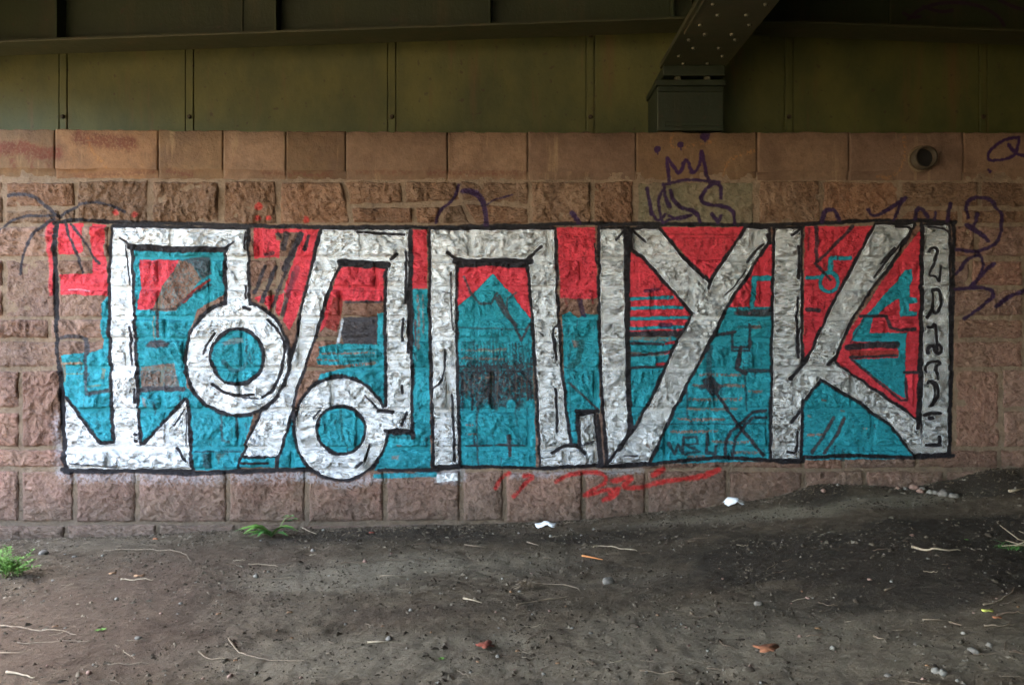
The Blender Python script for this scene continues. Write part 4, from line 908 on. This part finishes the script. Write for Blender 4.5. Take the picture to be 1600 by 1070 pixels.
# grit, crumbs and leaf scraps nobody could count
N = 46000
gxr = rng.uniform(-4.6, 4.6, N); gyr = -rng.random(N)**1.25*3.15-.01
gyr[:5200] = -np.abs(rng.normal(0, .07, 5200))-.004
clump = fbm(gxr/.35, gyr/.25, 951, 3)
sz = np.clip(rng.lognormal(-5.75, .55, N)*(1+.5*clump), .0012, .015); ang = rng.uniform(0, 6.28, N); el_ = rng.uniform(.6, 2.0, N)
keep = (clump > -.22+.3*rng.normal(size=N)) | (np.arange(N) < 5200)
gxr, gyr, sz, ang, el_ = gxr[keep], gyr[keep], sz[keep], ang[keep], el_[keep]; N = len(gxr)
gzr = gz(gxr, gyr)
bt = np.array([(-1, -.7, -.2), (1, -.6, -.2), (.9, .8, -.2), (-.8, .7, -.2), (-.3, -.2, .8), (.35, .25, .65)])
bt = bt[None]*(1+rng.uniform(-.35, .35, (N, 6, 3))); ca = (np.cos(ang)*sz)[:, None]; sa_ = (np.sin(ang)*sz)[:, None]
vx = gxr[:, None]+bt[..., 0]*ca*el_[:, None]-bt[..., 1]*sa_; vy = gyr[:, None]+bt[..., 0]*sa_*el_[:, None]+bt[..., 1]*ca; vz = gzr[:, None]+bt[..., 2]*sz[:, None]
fb = np.array([(0, 1, 5), (0, 5, 4), (1, 2, 5), (2, 3, 5), (3, 4, 5), (3, 0, 4)])
FA = (fb[None]+6*np.arange(N)[:, None, None]).reshape(-1, 3)
me = bpy.data.meshes.new('grit'); me.vertices.add(6*N); me.vertices.foreach_set('co', np.stack([vx, vy, vz], -1).astype(np.float32).ravel())
me.loops.add(FA.size); me.loops.foreach_set('vertex_index', FA.astype(np.int32).ravel()); me.polygons.add(len(FA))
me.polygons.foreach_set('loop_start', (np.arange(len(FA))*3).astype(np.int32)); me.polygons.foreach_set('loop_total', np.full(len(FA), 3, np.int32)); me.update()
g = Mat('soil_crumbs', .95, 0, .1); nn = g.n('TexWhiteNoise'); pos = g.coord(); sn = g.n('VectorMath', operation='SNAP'); g.l(pos, sn.inputs[0]); sn.inputs[1].default_value = (.02, .02, .5); g.l(sn.outputs[0], nn.inputs['Vector'])
g.col(g.ramp(nn.outputs['Value'], [(.0, (.055, .041, .029)), (.4, (.085, .065, .047)), (.8, (.13, .104, .076)), (.95, (.19, .155, .115)), (1., (.30, .26, .21))]))
tag(link('grit', me, None, g.m), 'loose crumbs, grit and bark bits strewn over the dirt', 'grit', kind='stuff')
# dead straw and leaf bits blown against the wall
sm = MB()
for i in range(420):
    x = rng.uniform(-4.2, 4.4); y = -abs(rng.normal(0, .10))-.03; L = rng.uniform(.012, .05); a = rng.uniform(0, 3.14)
    p = gat(x, y, .003); q = gat(x+L*math.cos(a), min(y+L*math.sin(a)*.6, -.02), .003+rng.uniform(0, .012)); w = rng.uniform(.001, .004)
    sm.add([p+Vector((0, -w, 0)), p+Vector((0, w, w)), q+Vector((0, w, w*.4)), q+Vector((0, -w, 0))], [(0, 1, 2, 3)])
tag(sm.obj('straw_litter', M_TW[0]), 'dry straw and leaf bits blown along the wall foot', 'litter', kind='stuff')
# leaves
def leaf(q, size, mat, label, maple=False, rot=0., cat='leaf'):
    c = gpt(*q, .006); n = 26; v = [(0, 0, .006)]; 
    for i in range(n):
        a = 2*math.pi*i/n
        r = size*((.55+.45*abs(math.cos(2.5*a))) if maple else (.35+.65*abs(math.cos(a))**1.5)*(1 if maple else .9))
        v.append((r*math.cos(a+rot), r*math.sin(a+rot)*.9, .10*size*math.sin(3*a+rot)+.12*size*abs(math.cos(a))))
    v2 = [(x, y, z-.0012) for x, y, z in v]; m1 = n+1
    f = [(0, 1+i, 1+(i+1) % n) for i in range(n)]+[(m1, m1+1+(i+1) % n, m1+1+i) for i in range(n)]+[(1+i, m1+1+i, m1+1+(i+1) % n, 1+(i+1) % n) for i in range(n)]
    o = MB().add(v+v2, f).obj('fallen_leaf', mat, None, True); o.location = c
    return tag(o, label, cat)
M_OR = simple('orange_dead_leaf', (.34, .13, .06), (.22, .08, .04), 40); M_BR = simple('brown_dead_leaf', (.22, .12, .06), (.15, .08, .045), 40)
M_RD = simple('red_dead_leaf', (.22, .05, .03), (.14, .035, .02), 40); M_YL = simple('yellow_leaf', (.50, .48, .12), (.36, .36, .08), 40)
leaf(r6([(410, 868)])[0], .060, M_OR, 'orange maple leaf lying near the bottom edge at right', True, .4)
leaf(r5([(675, 682)])[0], .045, M_RD, 'small red leaf at the bottom centre', True, 1.)
leaf(r6([(1430, 705)])[0], .028, M_YL, 'yellow leaf at lower right beside the grey stick')
leaf(r6([(1475, 730)])[0], .022, M_OR, 'tiny orange leaf right below the yellow leaf')
leaf(r4([(645, 356)])[0], .034, M_BR, 'brown curled leaf at left, right one of a pair', False, .3)
leaf(r4([(522, 345)])[0], .026, M_BR, 'brown curled leaf at left, left one of a pair', False, 1.)
leaf(r4([(720, 186)])[0], .020, M_OR, 'small orange leaf at the wall foot left of the dandelion')
leaf(r5([(150, 157)])[0], .022, M_RD, 'small red scrap of leaf by the wall foot below the silver ring')
for i in range(26):
    px = rng.uniform(0, 1600); py = rng.uniform(850, 1060)
    o = leaf((px, py), rng.uniform(.008, .017), [M_BR, M_BR, M_TW[0]][i % 3], 'small brown scrap of dead leaf on the dirt', False, rng.uniform(0, 6)); o['group'] = 'scraps of dead leaf on the dirt'
# paper scraps
M_PAPER = simple('white_paper', (.80, .82, .84), (.68, .70, .73), 18, .8, .003)
def paper(q, w, h, label, s):
    c = gpt(*q); n = 11; U, V = np.meshgrid(np.linspace(-1, 1, n), np.linspace(-1, 1, n))
    X = U*w/2*(1-.3*V**2)+.012*vn(U*2, V*2, s); Y = V*.05+.01*vn(U*3, V*3, s+1); Z = h*(1-.6*U**2-.5*V**2)*(.65+.5*vn(U*1.7+s, V*1.4, s+2))+.012*np.abs(vn(U*4, V*4, s+3))
    o = link('paper_scrap', grid_mesh('paper_scrap', X, Y, np.maximum(Z, 0)-.003), None, M_PAPER); o.location = c
    so_ = o.modifiers.new('solid', 'SOLIDIFY'); so_.thickness = .002
    return tag(o, label, 'litter')
paper((853, 822), .16, .045, 'crumpled white paper scrap at the wall foot under the third letter', 3)
paper((1148, 787), .15, .050, 'white folded paper scrap on the bank under the fourth letter, further right and higher', 9)
# rubble against the wall at right
for j, (u, v_, r) in enumerate(((1230, 118, .046), (1090, 128, .030), (1130, 130, .028), (1165, 128, .030), (1120, 146, .022), (1190, 150, .026), (1275, 125, .034), (1015, 125, .02), (1050, 132, .022), (1250, 148, .03), (670, 100, .02), (740, 105, .016))):
    (q,) = r6([(u, v_)]); pebble(gpt(q[0], max(q[1], contact(q[0])+2)), r, [0, 2, 0, 1, 2, 0][j % 6], 'biggest broken stone of the rubble heaped against the wall at right' if j == 0 else 'broken stone chip in the rubble against the wall at right', None if j == 0 else 'rubble chips against the wall at right', 'rubble_stone')
# dry root clump
rc = MB(); c0 = gpt(*r5([(870, 410)])[0])
for i in range(46):
    a = rng.uniform(0, 6.28); L = rng.uniform(.03, .09); b = Vector((math.cos(a)*L, math.sin(a)*L*.7, rng.uniform(0, .045)))
    rc.tube([Vector((rng.normal(0, .012), rng.normal(0, .01), .01)), b*.5+Vector((0, 0, .018)), b], [.0028, .002, .001], 4)
o = rc.obj('root_clump', M_TW[0], None, True); o.location = c0; tag(o, 'tangled dry brown root clump on the soil at centre', 'roots')
# --- plants
def leafmat(name, c, c2):
    m = Mat(name, .5, 0, .4); n = m.noise(25, 4, .6); m.col(m.ramp(n, [(.3, c), (.7, c2)])); m.b.inputs['Transmission Weight'].default_value = 0
    m.b.inputs['Subsurface Weight'].default_value = .15; m.b.inputs['Subsurface Radius'].default_value = (.01, .02, .005); return m.m
M_LF = leafmat('fresh_green_leaf', (.085, .20, .03), (.14, .30, .06)); M_LF2 = leafmat('deep_green_leaf', (.045, .15, .035), (.08, .21, .05)); M_ST = leafmat('green_stem', (.12, .18, .05), (.18, .22, .08))
def blade(mb, base, dirv, L, wid, arch, lob=0, n=8):
    """one leaf: a curved strip, optionally lobed, folded along its midrib"""
    d = Vector((dirv[0], dirv[1], 0)).normalized(); s = Vector((-d.y, d.x, 0)); v = []; el = dirv[2]
    for i in range(n+1):
        t = i/n; p = base+d*(L*t*math.cos(el*(1-arch*t)))+Vector((0, 0, L*t*math.sin(el*(1-arch*t))))
        w = wid*math.sin(math.pi*(t**.8*.93+.05))*(1-(lob*(i % 2)))
        v += [p-s*w+Vector((0, 0, w*.35)), p, p+s*w+Vector((0, 0, w*.35))]
    f = []
    for i in range(n): a = 3*i; f += [(a, a+1, a+4, a+3), (a+1, a+2, a+5, a+4)]
    return mb.add(v, f)
# dandelion at the wall foot
p0 = gpt(424, 838); pl = empty('weed', p0, 'green dandelion-like weed with long toothed leaves growing at the wall foot', 'plant')
for (a, L, el, w) in ((2.9, .20, .55, .026), (2.4, .17, 1.0, .024), (3.3, .15, .35, .024), (.5, .16, 1.15, .018), (.2, .14, .8, .02), (1.7, .12, 1.2, .018), (4.2, .12, .5, .02), (5.3, .12, .5, .02), (2.0, .16, .9, .022), (3.6, .10, .7, .02)):
    blade(MB(), p0, (math.cos(a), -abs(math.sin(a))*.35, min(el*1.5, 1.25)), L*1.25, w*1.5, .8, .30, 10).obj('leaf', M_LF2 if L < .15 else M_LF, pl, True)
st = MB().tube([p0, p0+Vector((.06, -.01, .07)), p0+Vector((.10, -.015, .13)), p0+Vector((.14, -.02, .15))], [.004, .0035, .003, .002], 5).obj('stem', M_ST, pl, True)
for (dx, dz, s) in ((.14, .15, .03), (.10, .15, .025), (.16, .13, .028), (.12, .12, .022)):
    blade(MB(), p0+Vector((dx-.02, -.015, dz-.015)), (1, -.2, .5), .05, .017, .5, 0, 5).obj('leaf', M_LF2, pl, True)
# bush at the left edge
p0 = gpt(26, 900); pl = empty('bush', p0, 'bright green low leafy weed bush at the left edge of the dirt', 'plant')
fol = MB()
for i in range(42):
    a = rng.uniform(0, 6.28); R = rng.uniform(.03, .20); H = rng.uniform(.06, .20)*(1-.45*R/.2)
    tip = p0+Vector((math.cos(a)*R*1.05-.03, math.sin(a)*R*.6, H)); root = p0+Vector((rng.normal(0, .03)-.03, rng.normal(0, .02), -.01))
    if i < 14: MB().tube([root, (root+tip)/2+Vector((0, 0, .02)), tip], [.0028, .002, .0012], 4).obj('stem', M_ST, pl, True)
    for t in np.linspace(.3, 1, 7):
        b = root.lerp(tip, t)+Vector((0, 0, .02*math.sin(t*3)))
        for s in range(4): blade(fol, b, (math.cos(a+rng.uniform(-2.6, 2.6)), math.sin(a+rng.uniform(-2.6, 2.6)), rng.uniform(-.1, 1.0)), rng.uniform(.014, .032), rng.uniform(.003, .0065), .4, 0, 3)
tag(fol.obj('foliage', M_LF, pl, True), kind='stuff')
# tuft at the right edge
p0 = gpt(1588, 858); pl = empty('grass_tuft', p0, 'small grass tuft with dry straw stalks at the right edge of the slope', 'plant')
gr = MB()
for i in range(60):
    a = rng.uniform(0, 6.28); blade(gr, p0+Vector((rng.normal(0, .04), rng.normal(0, .02), -.005)), (math.cos(a), math.sin(a)*.6, rng.uniform(.3, 1.2)), rng.uniform(.04, .11), rng.uniform(.0015, .003), .8, 0, 5)
tag(gr.obj('grass_blades', M_LF2, pl, True), kind='stuff')
for (dx, dz, dx2, dz2) in ((-.10, .13, .12, .02), (-.07, .05, .16, .03), (.0, .10, .2, .06), (-.09, .02, .1, .07), (-.02, .02, .22, .09)):
    MB().tube([p0+Vector((dx, -.02, dz)), p0+Vector(((dx+dx2)/2-.02, -.03, (dz+dz2)/2-.015)), p0+Vector((dx2, -.02, dz2))], [.0018, .0035, .003], 5).obj('stalk', M_TW[2], pl, True)
# a few seedlings
for j, (px, py, s) in enumerate(((160, 985, 1), (152, 987, .7), (690, 1030, .8), (1510, 842, .6))):
    p0 = gpt(px, py); sp = MB()
    for i in range(6): a = i*1.05+j; blade(sp, Vector((0, 0, 0)), (math.cos(a), math.sin(a), .5), .022*s, .005*s, .4, 0, 4)
    o = sp.obj('seedling', M_LF, None, True); o.location = p0; tag(o, 'tiny green seedling sprouting from the dirt', 'plant', 'seedlings in the dirt')
